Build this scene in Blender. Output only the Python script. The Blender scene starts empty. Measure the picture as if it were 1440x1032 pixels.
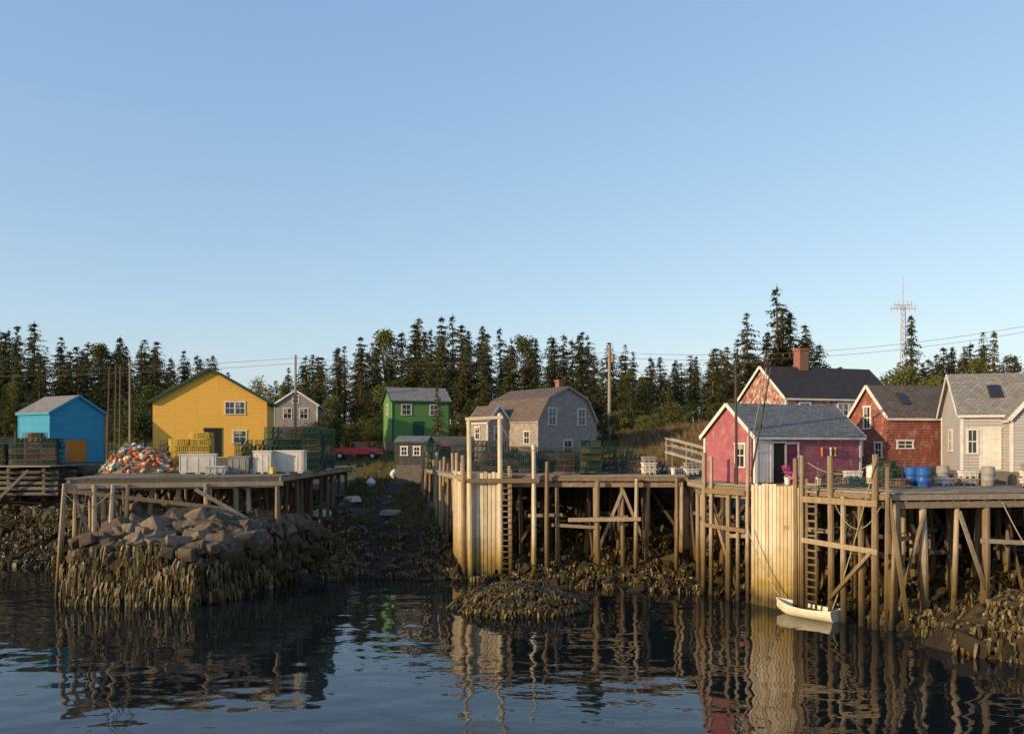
import bpy, math, random
from mathutils import Vector, Matrix, noise
R = random.Random(7)
sc = bpy.context.scene
COL = sc.collection

# ---------------------------------------------------------------- materials
def newmat(name):
    m = bpy.data.materials.new(name); m.use_nodes = True
    nt = m.node_tree; b = nt.nodes['Principled BSDF']
    return m, nt, b
def N(nt, t, **kw):
    n = nt.nodes.new(t)
    for k, v in kw.items(): setattr(n, k, v)
    return n
def c4(c): return (c[0], c[1], c[2], 1)
def mix(nt, fac, a, b, mode='MIX'):
    n = N(nt, 'ShaderNodeMix', data_type='RGBA', blend_type=mode)
    for s, v in ((n.inputs[0], fac), (n.inputs[6], a), (n.inputs[7], b)):
        if isinstance(v, bpy.types.NodeSocket): nt.links.new(v, s)
        elif isinstance(v, tuple): s.default_value = c4(v)
        else: s.default_value = v
    return n.outputs[2]
def ramp(nt, src, lo, hi, a=0.0, b=1.0):
    n = N(nt, 'ShaderNodeMapRange'); n.inputs[1].default_value = lo; n.inputs[2].default_value = hi
    n.inputs[3].default_value = a; n.inputs[4].default_value = b
    nt.links.new(src, n.inputs[0]); return n.outputs[0]
def nz(nt, coord, scale, detail=5, rough=.6, stretch=(1, 1, 1)):
    mp = N(nt, 'ShaderNodeMapping'); mp.inputs['Scale'].default_value = stretch
    nt.links.new(coord, mp.inputs[0])
    n = N(nt, 'ShaderNodeTexNoise'); n.inputs['Scale'].default_value = scale
    n.inputs['Detail'].default_value = detail; n.inputs['Roughness'].default_value = rough
    nt.links.new(mp.outputs[0], n.inputs['Vector']); return n.outputs['Fac']
def bump(nt, b, h, strength, dist):
    n = N(nt, 'ShaderNodeBump'); n.inputs['Strength'].default_value = strength
    n.inputs['Distance'].default_value = dist
    nt.links.new(h, n.inputs['Height']); nt.links.new(n.outputs[0], b.inputs['Normal'])
def zpos(nt):
    g = N(nt, 'ShaderNodeNewGeometry'); s = N(nt, 'ShaderNodeSeparateXYZ')
    nt.links.new(g.outputs['Position'], s.inputs[0]); return s.outputs[2]

def mat(name, a, b_, scale=3, rough=.85, bmp=.3, dist=.02, stretch=(1, 1, 1), spec=.3, tide=None, isl=0.0, contrast=(.3, .7)):
    m, nt, b = newmat(name)
    tc = N(nt, 'ShaderNodeTexCoord').outputs['Object']
    f = nz(nt, tc, scale, stretch=stretch)
    col = mix(nt, ramp(nt, f, *contrast), a, b_)
    f2 = nz(nt, tc, scale * .23, 3)
    col = mix(nt, ramp(nt, f2, .3, .75, 0, .45), col, tuple(x * .45 for x in a))
    if isl:
        g = N(nt, 'ShaderNodeNewGeometry')
        hs = N(nt, 'ShaderNodeHueSaturation')
        nt.links.new(ramp(nt, g.outputs['Random Per Island'], 0, 1, 1 - isl, 1 + isl), hs.inputs['Value'])
        nt.links.new(ramp(nt, g.outputs['Random Per Island'], 0, 1, 1.2, .75), hs.inputs['Saturation'])
        nt.links.new(col, hs.inputs['Color']); col = hs.outputs[0]
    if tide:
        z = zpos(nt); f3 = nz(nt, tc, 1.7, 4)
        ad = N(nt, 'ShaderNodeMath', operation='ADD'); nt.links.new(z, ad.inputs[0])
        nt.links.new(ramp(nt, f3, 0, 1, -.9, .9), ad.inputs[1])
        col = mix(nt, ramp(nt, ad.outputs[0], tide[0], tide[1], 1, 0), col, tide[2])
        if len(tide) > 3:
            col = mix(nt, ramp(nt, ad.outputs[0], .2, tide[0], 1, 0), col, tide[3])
    nt.links.new(col, b.inputs['Base Color'])
    b.inputs['Roughness'].default_value = rough
    b.inputs['Specular IOR Level'].default_value = spec
    if bmp: bump(nt, b, f, bmp, dist)
    return m

def siding(name, a, b_, gap, bw, rh, peel=None, peelamt=(.55, .65), mortar=.012, rough=.75, dirt=.4):
    m, nt, b = newmat(name)
    uv = N(nt, 'ShaderNodeUVMap').outputs[0]
    br = N(nt, 'ShaderNodeTexBrick'); br.offset = .5
    nt.links.new(uv, br.inputs['Vector'])
    br.inputs['Color1'].default_value = c4(a); br.inputs['Color2'].default_value = c4(b_)
    br.inputs['Mortar'].default_value = c4(gap); br.inputs['Scale'].default_value = 1
    br.inputs['Mortar Size'].default_value = mortar; br.inputs['Brick Width'].default_value = bw
    br.inputs['Row Height'].default_value = rh; br.inputs['Bias'].default_value = 0
    col = br.outputs['Color']
    f = nz(nt, uv, 1.3, 6, .65, (1, .6, 1))
    col = mix(nt, ramp(nt, f, .35, .75, 0, dirt), col, tuple(x * .4 + .01 for x in a))
    if peel:
        f2 = nz(nt, uv, 3.5, 8, .75, (1, .5, 1))
        col = mix(nt, ramp(nt, f2, peelamt[0], peelamt[1]), col, peel)
    f4 = nz(nt, uv, 14, 4, .6, (.4, 2.5, 1))
    col = mix(nt, ramp(nt, f4, .3, .8, 0, .25), col, tuple(x * .5 for x in a))
    nt.links.new(col, b.inputs['Base Color'])
    b.inputs['Roughness'].default_value = rough
    b.inputs['Specular IOR Level'].default_value = .25
    bump(nt, b, ramp(nt, br.outputs['Fac'], 0, 1, 1, 0), .5, .015)
    return m

M = {}
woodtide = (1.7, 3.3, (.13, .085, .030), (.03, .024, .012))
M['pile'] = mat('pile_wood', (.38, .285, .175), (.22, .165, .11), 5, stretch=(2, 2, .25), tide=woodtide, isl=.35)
M['pilein'] = mat('shade_tinted_pile_wood', (.17, .125, .08), (.09, .07, .05), 5, stretch=(2, 2, .25), tide=woodtide, isl=.4)  # same pile wood, colour darkened to paint in the shade under the decks
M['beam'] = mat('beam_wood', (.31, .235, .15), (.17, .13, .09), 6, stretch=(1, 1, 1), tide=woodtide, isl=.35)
M['beamin'] = mat('shade_tinted_beam_wood', (.13, .10, .07), (.07, .055, .04), 6, tide=woodtide, isl=.4)  # beam wood with the under-deck shade put into its colour
M['plank'] = mat('deck_planks', (.29, .245, .195), (.17, .145, .12), 5, isl=.3)
M['crib'] = mat('crib_boards', (.68, .56, .38), (.50, .40, .26), 6, stretch=(2, 2, .3), tide=(1.2, 2.9, (.30, .21, .06), (.06, .05, .018)), isl=.18)
M['oldwood'] = mat('grey_wood', (.17, .145, .12), (.09, .08, .07), 7, isl=.3)
M['ramp'] = mat('ramp_wood', (.40, .37, .33), (.28, .26, .23), 7, isl=.2)
M['pole'] = mat('pole_wood', (.38, .31, .22), (.25, .20, .145), 5, stretch=(2, 2, .3))
M['white'] = mat('white_paint', (.74, .71, .66), (.60, .57, .52), 6, rough=.6)
M['cream'] = mat('cream_gelcoat', (.78, .72, .56), (.68, .62, .46), 4, rough=.4, bmp=.05, spec=.5)
M['dkgreen'] = mat('green_trim', (.02, .08, .05), (.015, .06, .035), 6, rough=.6)
M['orange'] = mat('orange_paint', (.62, .24, .03), (.5, .18, .02), 5, rough=.6)
M['black'] = mat('dark_interior', (.012, .012, .012), (.02, .018, .016), 4)  # near-black colour stands in for unlit depth, as in the shed doorway
M['magenta'] = mat('magenta_boards', (.22, .03, .09), (.13, .02, .055), 4)
M['rust'] = mat('dark_iron', (.05, .04, .035), (.09, .05, .03), 9, rough=.6)
M['rope'] = mat('rope', (.38, .33, .24), (.25, .21, .15), 20)
M['rock'] = mat('boulder_rock', (.19, .14, .095), (.075, .058, .042), 3.5, bmp=.9, dist=.07, tide=(2.0, 3.1, (.055, .038, .015), (.022, .016, .008)), isl=.4)
M['ledge'] = mat('ledge_rock', (.34, .30, .26), (.18, .16, .14), 3, bmp=.8, dist=.06, isl=.25)
M['weed'] = mat('rockweed', (.135, .086, .014), (.038, .026, .006), 2.2, rough=.5, bmp=0, isl=.6, spec=.4, contrast=(.4, .6))
M['drygrass'] = mat('dry_grass', (.24, .15, .065), (.12, .095, .035), 4, bmp=0, isl=.4)
M['grass'] = mat('green_grass', (.085, .090, .028), (.13, .11, .04), 4, bmp=0, isl=.4)
M['conc'] = mat('stone_foundation', (.20, .18, .155), (.12, .11, .095), 4, bmp=.6)
M['bark'] = mat('bark', (.15, .11, .08), (.08, .06, .045), 9)
M['redbody'] = mat('red_vehicle_paint', (.65, .02, .03), (.55, .02, .03), 3, rough=.3, bmp=0, spec=.6)
M['rubber'] = mat('rubber', (.02, .02, .02), (.03, .03, .03), 4)
M['steel'] = mat('galvanised_steel', (.55, .50, .48), (.43, .40, .38), 4, rough=.45)
M['pink'] = mat('pink_plastic', (.72, .10, .25), (.62, .08, .2), 4, rough=.5, bmp=0)
M['blue'] = mat('blue_plastic', (.03, .12, .42), (.02, .09, .32), 4, rough=.4, bmp=.05)
M['buoy_o'] = mat('orange_foam', (.75, .20, .04), (.6, .15, .04), 8)
M['buoy_w'] = mat('white_foam', (.75, .72, .66), (.6, .57, .5), 8)
M['buoy_y'] = mat('yellow_foam', (.75, .50, .06), (.6, .4, .05), 8)
M['buoy_t'] = mat('teal_foam', (.06, .28, .30), (.05, .2, .22), 8)
M['buoy_p'] = mat('pink_foam', (.7, .30, .24), (.6, .24, .2), 8)
M['tote'] = mat('white_tote_plastic', (.72, .68, .60), (.54, .50, .44), 3, rough=.5, bmp=.1)
M['toteg'] = mat('grey_crate_plastic', (.34, .32, .29), (.24, .22, .20), 4, rough=.6, bmp=.1)
M['wg'] = mat('green_trap_wire', (.03, .095, .065), (.02, .06, .045), 6, rough=.5, bmp=0)
M['wy'] = mat('yellow_trap_wire', (.80, .56, .09), (.66, .46, .08), 6, rough=.5, bmp=0)
M['wb'] = mat('grey_trap_wire', (.17, .15, .13), (.10, .09, .085), 6, rough=.5, bmp=0)
M['net'] = mat('trap_netting', (.20, .10, .035), (.10, .08, .05), 12, bmp=0)
M['nety'] = mat('trap_netting_yellow', (.55, .36, .06), (.4, .26, .05), 12, bmp=0)
M['netg'] = mat('trap_netting_green', (.04, .065, .04), (.03, .04, .03), 12, bmp=0)

M['s_yellow'] = siding('yellow_clapboard', (.84, .49, .09), (.80, .46, .085), (.38, .21, .04), 3.5, .16, dirt=.15)
M['s_blue'] = siding('blue_siding', (.045, .30, .47), (.04, .27, .44), (.02, .14, .22), 2.4, .6, mortar=.008, dirt=.12)
M['s_green'] = siding('green_clapboard', (.13, .27, .075), (.11, .24, .065), (.03, .10, .03), 3, .18, dirt=.2)
M['s_red'] = siding('faded_red_clapboard', (.42, .135, .165), (.37, .11, .14), (.17, .04, .05), 2.6, .13, peel=(.58, .38, .35), peelamt=(.52, .76))
M['s_redold'] = siding('peeling_red_clapboard', (.34, .095, .065), (.28, .08, .055), (.10, .03, .02), 2.2, .14, peel=(.52, .44, .38), peelamt=(.46, .58))
M['s_redsh'] = siding('red_shingles', (.36, .11, .08), (.24, .075, .055), (.08, .025, .02), .22, .15, peel=(.42, .27, .22), peelamt=(.50, .68))
M['s_shing'] = siding('weathered_shingles', (.46, .40, .355), (.28, .24, .22), (.09, .08, .08), .2, .15)
M['s_grey'] = siding('grey_clapboard', (.44, .43, .42), (.39, .38, .38), (.2, .2, .2), 3, .15, dirt=.2)
M['s_dark'] = siding('dark_boards', (.085, .085, .08), (.06, .06, .055), (.025, .025, .025), .2, 3)
M['brick'] = siding('chimney_brick', (.34, .10, .06), (.25, .07, .045), (.25, .22, .19), .21, .075)
M['r_grey'] = siding('grey_roof_shingles', (.24, .245, .24), (.14, .145, .145), (.06, .06, .06), .3, .16)
M['r_light'] = siding('light_roof_shingles', (.32, .30, .27), (.20, .19, .175), (.09, .085, .08), .25, .16)
M['r_brown'] = siding('brown_roof_shingles', (.18, .135, .11), (.105, .08, .07), (.04, .035, .03), .3, .16)
M['r_dark'] = siding('dark_roof_shingles', (.06, .048, .048), (.038, .032, .032), (.02, .02, .02), .3, .16)

def glassmat():
    m, nt, b = newmat('window_glass')
    b.inputs['Base Color'].default_value = (.02, .025, .03, 1); b.inputs['Roughness'].default_value = .06
    b.inputs['Specular IOR Level'].default_value = .7
    tc = N(nt, 'ShaderNodeTexCoord').outputs['Object']
    bump(nt, b, nz(nt, tc, 1.5, 2), .2, .05)
    return m
M['glass'] = glassmat()

def leafmat(name, a, b_, tr=.25, hv=.05):
    m, nt, b = newmat(name)
    g = N(nt, 'ShaderNodeNewGeometry'); oi = N(nt, 'ShaderNodeObjectInfo')
    col = mix(nt, g.outputs['Random Per Island'], a, b_)
    hs = N(nt, 'ShaderNodeHueSaturation')
    nt.links.new(ramp(nt, oi.outputs['Random'], 0, 1, .55, 1.5), hs.inputs['Value'])
    nt.links.new(ramp(nt, oi.outputs['Random'], 0, 1, .5 + hv * .4, .5 - hv * .6), hs.inputs['Hue'])
    nt.links.new(col, hs.inputs['Color'])
    nt.links.new(hs.outputs[0], b.inputs['Base Color'])
    b.inputs['Roughness'].default_value = .7; b.inputs['Specular IOR Level'].default_value = .2
    t = N(nt, 'ShaderNodeBsdfTranslucent'); nt.links.new(hs.outputs[0], t.inputs[0])
    ms = N(nt, 'ShaderNodeMixShader'); ms.inputs[0].default_value = tr
    out = nt.nodes['Material Output']
    nt.links.new(b.outputs[0], ms.inputs[1]); nt.links.new(t.outputs[0], ms.inputs[2])
    nt.links.new(ms.outputs[0], out.inputs[0])
    return m
M['needle'] = leafmat('spruce_needles', (.056, .066, .024), (.115, .115, .040))
M['leaf'] = leafmat('broad_leaves', (.085, .105, .025), (.15, .155, .045), .35)

# ---------------------------------------------------------------- mesh builder
class MB:
    def __init__(s): s.v = []; s.f = []; s.uv = []; s.m = []
    def face(s, pts, mi=0):
        pts = [Vector(p) for p in pts]
        i = len(s.v); s.v += [tuple(p) for p in pts]; s.f.append(tuple(range(i, i + len(pts)))); s.m.append(mi)
        e = (pts[1] - pts[0])
        if e.length < 1e-6: e = Vector((1, 0, 0))
        e.normalize(); n = None
        for k in range(2, len(pts)):
            n = e.cross(pts[k] - pts[0])
            if n.length > 1e-6: break
        n.normalize() if n.length > 1e-9 else None
        w = n.cross(e)
        o = pts[0]
        s.uv.append([((p - o).dot(e) + o.x * .37 + o.y * .37, (p - o).dot(w) + (o.z if abs(w.z) > .3 else 0)) for p in pts])
    def ifaces(s, verts, faces, mi=0):
        i = len(s.v); s.v += [tuple(p) for p in verts]
        for f in faces:
            s.f.append(tuple(i + k for k in f)); s.m.append(mi)
            s.uv.append([(verts[k][0] + verts[k][1], verts[k][2]) for k in f])
    def obox(s, o, ax, ay, az, mi=0):
        o = Vector(o); ax = Vector(ax); ay = Vector(ay); az = Vector(az)
        p = [o + ax * i + ay * j + az * k for k in (-.5, .5) for j in (-.5, .5) for i in (-.5, .5)]
        i0 = len(s.v); s.v += [tuple(q) for q in p]
        la, lb, lc = ax.length, ay.length, az.length
        for q, (a, b) in (((0, 2, 3, 1), (lb, la)), ((4, 5, 7, 6), (la, lb)), ((0, 1, 5, 4), (la, lc)), ((3, 2, 6, 7), (la, lc)), ((2, 0, 4, 6), (lb, lc)), ((1, 3, 7, 5), (lb, lc))):
            s.f.append(tuple(i0 + k for k in q)); s.m.append(mi)
            s.uv.append([(0, 0), (a, 0), (a, b), (0, b)])
    def box(s, c, d, rz=0, mi=0):
        cs, sn = math.cos(rz), math.sin(rz)
        s.obox(c, (cs * d[0], sn * d[0], 0), (-sn * d[1], cs * d[1], 0), (0, 0, d[2]), mi)
    def beam(s, p, q, w, h, mi=0):
        p = Vector(p); q = Vector(q); d = q - p
        up = Vector((0, 0, 1))
        if abs(d.normalized().z) > .95: up = Vector((0, 1, 0))
        a = d.cross(up).normalized(); b = a.cross(d).normalized()
        s.obox((p + q) / 2, d, a * w, b * h, mi)
    def cyl(s, p, q, r0, r1, n=8, mi=0, cap=True):
        p = Vector(p); q = Vector(q); d = (q - p).normalized()
        up = Vector((0, 0, 1)) if abs(d.z) < .9 else Vector((1, 0, 0))
        a = d.cross(up).normalized(); b = a.cross(d).normalized()
        vs = []
        for c, r in ((p, r0), (q, r1)):
            for k in range(n):
                t = 2 * math.pi * k / n; vs.append(c + a * math.cos(t) * r + b * math.sin(t) * r)
        fs = [(k, (k + 1) % n, n + (k + 1) % n, n + k) for k in range(n)]
        if cap: fs += [tuple(range(n, 2 * n)), tuple(reversed(range(n)))]
        s.ifaces(vs, fs, mi)
    def lathe(s, c, prof, n=12, mi=0, mx=None):
        vs = []; fs = []
        for (r, z) in prof:
            for k in range(n):
                t = 2 * math.pi * k / n; p = Vector((r * math.cos(t), r * math.sin(t), z))
                if mx: p = mx @ p
                vs.append(p + Vector(c))
        for i in range(len(prof) - 1):
            for k in range(n): fs.append((i * n + k, i * n + (k + 1) % n, (i + 1) * n + (k + 1) % n, (i + 1) * n + k))
        fs.append(tuple(range((len(prof) - 1) * n, len(prof) * n))); fs.append(tuple(reversed(range(n))))
        s.ifaces(vs, fs, mi)
    def mesh(s, name, mats, smooth=False):
        me = bpy.data.meshes.new(name); me.from_pydata(s.v, [], s.f)
        for k in mats: me.materials.append(M[k] if isinstance(k, str) else k)
        me.polygons.foreach_set('material_index', s.m)
        ul = me.uv_layers.new(name='UVMap'); flat = [c for f in s.uv for t in f for c in t]
        ul.data.foreach_set('uv', flat)
        if smooth: me.polygons.foreach_set('use_smooth', [True] * len(s.f))
        me.update(); return me
def addo(name, data, parent=None, loc=(0, 0, 0), rz=0, scale=None, rot=None):
    o = bpy.data.objects.new(name, data); COL.objects.link(o)
    o.location = loc; o.rotation_euler = rot if rot else (0, 0, rz)
    if scale: o.scale = scale if hasattr(scale, '__len__') else (scale,) * 3
    if parent: o.parent = parent
    return o
def empty(name, loc=(0, 0, 0), rz=0, parent=None):
    o = addo(name, None, parent, loc, rz); o.empty_display_size = .5; return o
def put(name, mb, mats, parent=None, loc=(0, 0, 0), rz=0, smooth=False):
    return addo(name, mb.mesh(name, mats, smooth), parent, loc, rz)

# ---------------------------------------------------------------- terrain
def lerp(tab, x):
    if x <= tab[0][0]: return tab[0][1]
    for (a, b), (c, d) in zip(tab, tab[1:]):
        if x <= c: return b + (d - b) * (x - a) / (c - a)
    return tab[-1][1]
def sm(t): t = max(0, min(1, t)); return t * t * (3 - 2 * t)
SH = [(-400, 62), (-60, 56), (-30, 53), (-24, 51), (-12, 48.5), (-6, 47.8), (-2, 47.2), (3, 45.3), (10, 43.2), (13, 42), (15, 38), (16.5, 33.5), (20, 31), (26, 29), (60, 26), (400, 20)]
PR = [(-60, -3), (-12, -1.6), (0, 0), (3, .45), (6.5, 1.3), (10, 2.2), (14.5, 3.4), (20, 4.7), (30, 5.7), (38, 6.8), (46, 8.0), (60, 9.2), (90, 10.5), (140, 12), (400, 14), (3000, 14)]
def nf(x, y, z=0): return noise.noise(Vector((x, y, z)))
def chanw(x, y): return sm((x + 11) / 1.6) * sm((-2.8 - (y - 48) * .2 - x) / 1.6)
def H(x, y):
    t = y - lerp(SH, x) + .8 * nf(x * .25, y * .25) + .35 * nf(x * .9, y * .9, 4)
    k = 1 + .45 * sm((-22 - x) / 3)
    if t < 16: t = t * k
    elif k > 1: t = t + 16 * (k - 1) * max(0, 1 - (t - 16) / 40)
    z = lerp(PR, t)
    rough = sm((t + 2) / 3) * (1 - .75 * sm((t - 14) / 10))
    rough *= 1 - .75 * chanw(x, y)
    z += rough * (.42 * nf(x * .55, y * .55, 9) + .22 * nf(x * 1.6, y * 1.6, 2))
    xr = -14.6 + (y - 40.3) * .28
    fm = sm((x + 20.9) / .8) * (1 - sm((x - xr) / 1.1)) * sm((y - 40.4) / .8) * (1 - sm((y - 49) / 6))
    if fm > 0:
        hm = 2.2 + max(0, min(1.5, (y - 41) * .5)) * (1 - .4 * sm((x + 16.5) / 3)) + .25 * nf(x * 1.3, y * 1.3, 7)
        z = z + (max(hm, z) - z) * fm
    d = math.hypot((x - .45) / 3.0, (y - 39.3) / 2.2)
    if d < 1.25: z = max(z, .95 * (1 - d * d) ** 1 + .2 * nf(x * 1.2, y * 1.2, 1) if d < 1 else (1 - d) * 2)
    d = math.hypot((x - 20.5) / 4.6, (y - 31.5) / 2.8)
    if d < 1: z = max(z, 1.5 * (1 - d * d) + .4 * nf(x * 1.1, y * 1.1, 3))
    return z
def axis(lo, hi, st, ext):
    a = [lo + i * st for i in range(int((hi - lo) / st) + 1)]
    s = st
    while a[-1] < ext: s *= 1.5; a.append(a[-1] + s)
    s = st; b = []
    c = lo
    while c > -ext: s *= 1.5; c -= s; b.append(c)
    return b[::-1] + a
XS = axis(-46, 40, .4, 1500)
YS = [y for y in axis(22, 84, .4, 2500) if y > -60]
def terrain():
    vs = []; att = []
    for y in YS:
        for x in XS:
            z = H(x, y) if abs(x) < 200 else H(200 * (1 if x > 0 else -1), y)
            vs.append((x, y, z))
            chan = sm((x + 13) / 1.5) * sm((-2.2 - (y - 48) * .2 - x) / 1.5) * sm((y - 45) / 2) * (1 - sm((y - 70) / 8))
            att.append(chan)
    w = len(XS); fs = [(j * w + i, j * w + i + 1, (j + 1) * w + i + 1, (j + 1) * w + i) for j in range(len(YS) - 1) for i in range(w - 1)]
    me = bpy.data.meshes.new('ground'); me.from_pydata(vs, [], fs)
    a = me.attributes.new('track', 'FLOAT', 'POINT'); a.data.foreach_set('value', att)
    me.polygons.foreach_set('use_smooth', [True] * len(fs))
    m, nt, b = newmat('shore_ground')
    tc = N(nt, 'ShaderNodeTexCoord').outputs['Object']
    f1 = nz(nt, tc, .8, 8, .7); f2 = nz(nt, tc, 5, 8, .7); f3 = nz(nt, tc, .25, 4)
    weed = mix(nt, ramp(nt, f1, .38, .62), (.07, .044, .011), (.022, .016, .007))
    weed = mix(nt, ramp(nt, f2, .4, .7, 0, .6), weed, (.07, .048, .016))
    grass = mix(nt, ramp(nt, f1, .4, .6), (.12, .10, .04), (.06, .07, .022))
    grass = mix(nt, ramp(nt, f3, .5, .65), grass, (.15, .11, .07))
    z = zpos(nt); ad = N(nt, 'ShaderNodeMath', operation='ADD'); nt.links.new(z, ad.inputs[0]); nt.links.new(ramp(nt, f1, 0, 1, -1.2, 1.2), ad.inputs[1])
    rockc = mix(nt, ramp(nt, f2, .35, .65), (.10, .078, .055), (.045, .036, .027))
    col = mix(nt, ramp(nt, ad.outputs[0], 2.4, 3.4), weed, rockc)
    col = mix(nt, ramp(nt, ad.outputs[0], 4.2, 5.2), col, grass)
    tr = N(nt, 'ShaderNodeAttribute', attribute_name='track').outputs['Fac']
    trc = mix(nt, ramp(nt, f2, .35, .7), (.022, .016, .010), (.055, .040, .026))
    trc = mix(nt, ramp(nt, f1, .5, .62), trc, (.028, .028, .010))
    col = mix(nt, tr, col, trc)
    nt.links.new(col, b.inputs['Base Color']); b.inputs['Roughness'].default_value = .85
    b.inputs['Specular IOR Level'].default_value = .3
    bump(nt, b, f2, 1, .18)
    me.materials.append(m); addo('ground', me)
terrain()

def water():
    me = bpy.data.meshes.new('water'); s = 3000
    me.from_pydata([(-s, -s, 0), (s, -s, 0), (s, s, 0), (-s, s, 0)], [], [(0, 1, 2, 3)])
    m, nt, b = newmat('harbour_water')
    b.inputs['Base Color'].default_value = (.008, .012, .013, 1); b.inputs['Roughness'].default_value = .008
    b.inputs['IOR'].default_value = 1.4; b.inputs['Specular IOR Level'].default_value = .5
    tc = N(nt, 'ShaderNodeTexCoord').outputs['Object']
    a = nz(nt, tc, .62, 1, .4, (1, 1.3, 1)); c = nz(nt, tc, 2.6, 1, .4, (1, 1.4, 1)); d = nz(nt, tc, .06, 2)
    x = N(nt, 'ShaderNodeMath', operation='MULTIPLY_ADD'); nt.links.new(c, x.inputs[0]); nt.links.new(ramp(nt, d, .42, .62, .05, .22), x.inputs[1]); nt.links.new(a, x.inputs[2])
    bump(nt, b, x.outputs[0], 1, .036)
    me.materials.append(m); addo('water', me)
water()

# ---------------------------------------------------------------- rocks / seaweed
import bmesh
def hullrock(seed):
    r = random.Random(seed); bm = bmesh.new()
    for sx in (-1, 1):
        for sy in (-1, 1):
            for sz in (-1, 1):
                for _ in range(2):
                    bm.verts.new((sx * .5 * r.uniform(.55, 1.05), sy * .40 * r.uniform(.55, 1.05), sz * .26 * r.uniform(.6, 1.1)))
    res = bmesh.ops.convex_hull(bm, input=bm.verts)
    dl = list({g for g in res['geom_interior'] + res['geom_unused'] if isinstance(g, bmesh.types.BMVert)})
    bmesh.ops.delete(bm, geom=dl, context='VERTS')
    bmesh.ops.bevel(bm, geom=bm.edges[:], offset=.02, segments=1, affect='EDGES')
    bm.verts.ensure_lookup_table(); bm.verts.index_update()
    out = ([v.co.copy() for v in bm.verts], [tuple(v.index for v in f.verts) for f in bm.faces]); bm.free(); return out
HR = [hullrock(i) for i in range(16)]
def addrock(mb, p, s, mi=0, tilt=.5):
    vs, fs = R.choice(HR)
    mx = Matrix.Rotation(R.uniform(0, 6.3), 3, 'Z') @ Matrix.Rotation(R.gauss(0, tilt), 3, 'X') @ Matrix.Rotation(R.gauss(0, tilt), 3, 'Y')
    sx = s * R.uniform(.8, 1.3)
    mb.ifaces([mx @ Vector((v.x * sx, v.y * s, v.z * s)) + Vector(p) for v in vs], fs, mi)
def weedclump(mb, x, y, z, L=.5, n=7, d0=None):
    for i in range(n):
        a = R.uniform(0, 6.283) if d0 is None else d0 + R.gauss(0, .9)
        dx, dy = math.cos(a), math.sin(a); l = L * R.uniform(.4, 1.3); w = R.uniform(.02, .06)
        px, py = -dy * w, dx * w
        ox, oy = x + R.uniform(-.16, .16), y + R.uniform(-.16, .16)
        b = R.uniform(.12, .34)
        p = [(0, 0), (l * b, .03), (l * b * 1.5, -.30 * l), (l * b * 1.5, -.85 * l)]
        if d0 is None: p = [(0, .02), (l * .35, .07), (l * .75, .0), (l, -.12)]
        vs = []
        for k, (r, h) in enumerate(p):
            ww = 1 if k < 3 else .4; jx = R.uniform(-.04, .04)
            for sgn in (-1, 1): vs.append((ox + dx * r + sgn * px * ww + jx, oy + dy * r + sgn * py * ww, z + h))
        mb.ifaces(vs, [(0, 1, 3, 2), (2, 3, 5, 4), (4, 5, 7, 6)])

mb = MB(); wd = MB()
per = [((-20.5, 47), (-20.6, 40.7), (-1, 0)), ((-20.6, 40.7), (-14.7, 40.6), (0, -1)), ((-14.7, 40.6), (-12.9, 47), (1, -.3))]
for (a, b, n) in per:
    L = math.dist(a, b)
    for i in range(int(L * 30)):
        t = R.random(); z = R.uniform(-.3, 2.9); off = .35 * (1 - z / 3) + R.uniform(-.2, .2)
        x = a[0] + (b[0] - a[0]) * t + n[0] * off; y = a[1] + (b[1] - a[1]) * t + n[1] * off
        addrock(mb, (x, y, z), R.uniform(.5, 1.2), 0, .25)
    for i in range(int(L * 115)):
        t = R.random(); z = R.uniform(.2, 2.8); off = .42 * (1 - z / 3) + R.uniform(.12, .45)
        x = a[0] + (b[0] - a[0]) * t + n[0] * off; y = a[1] + (b[1] - a[1]) * t + n[1] * off
        if nf(x * 1.1, y * 1.1, z * .9) > -.2 + max(0, z - 1.8) * .3: weedclump(wd, x, y, z, .6 if R.random() < .7 else .9, 7, math.atan2(n[1], n[0]))
for i in range(520):
    x = R.uniform(-20.6, -13); y = R.uniform(40.8, 48); z = H(x, y)
    if z > 1.8: addrock(mb, (x, y, z + R.uniform(0, .25)), R.choice([.4, .6, .8, 1.1, 1.5]) * R.uniform(.8, 1.1), 0, .3)
for i in range(420):
    x = R.uniform(-14.2, -9.6); y = R.uniform(42, 54); z = H(x, y)
    if z > -.3: addrock(mb, (x, y, z + .05), R.uniform(.25, 1.1) * (.5 if x > -10.8 else 1), 0, .4)
for i in range(900):
    x = R.uniform(-14.2, -9.4); y = R.uniform(42, 53); z = H(x, y)
    if -.1 < z < 2.7: weedclump(wd, x, y, z + R.uniform(.1, .5), .5, 6, -1.2)
put('stone_crib_mound', mb, ['rock']); put('rockweed', wd, ['weed'])

mb = MB()
for i in range(2000):
    x = R.uniform(-46, 32); t = R.uniform(-.5, 15); y = lerp(SH, x) + t
    ch = chanw(x, y)
    if R.random() < ch * .9: continue
    if -21 < x < -14 and y < 48: continue
    s = R.uniform(.25, 1.0) * (1 if R.random() < .8 else 1.6)
    addrock(mb, (x, y, H(x, y) + .02), s * (1 - .6 * ch))
for i in range(1100):
    x = R.uniform(-11, -3); y = R.uniform(47.5, 66)
    addrock(mb, (x, y, H(x, y)), R.uniform(.08, .3))
for i in range(330):
    x = R.uniform(15.5, 26); y = R.uniform(28, 35)
    z = H(x, y)
    if z > -.35: addrock(mb, (x, y, z), R.uniform(.4, 1.4))
for i in range(14):
    addrock(mb, (R.uniform(-1.6, 2.6), R.uniform(38.4, 40.6), .75 - R.uniform(0, .35)), R.uniform(.5, .9))
put('shore_rocks', mb, ['rock'])
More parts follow.
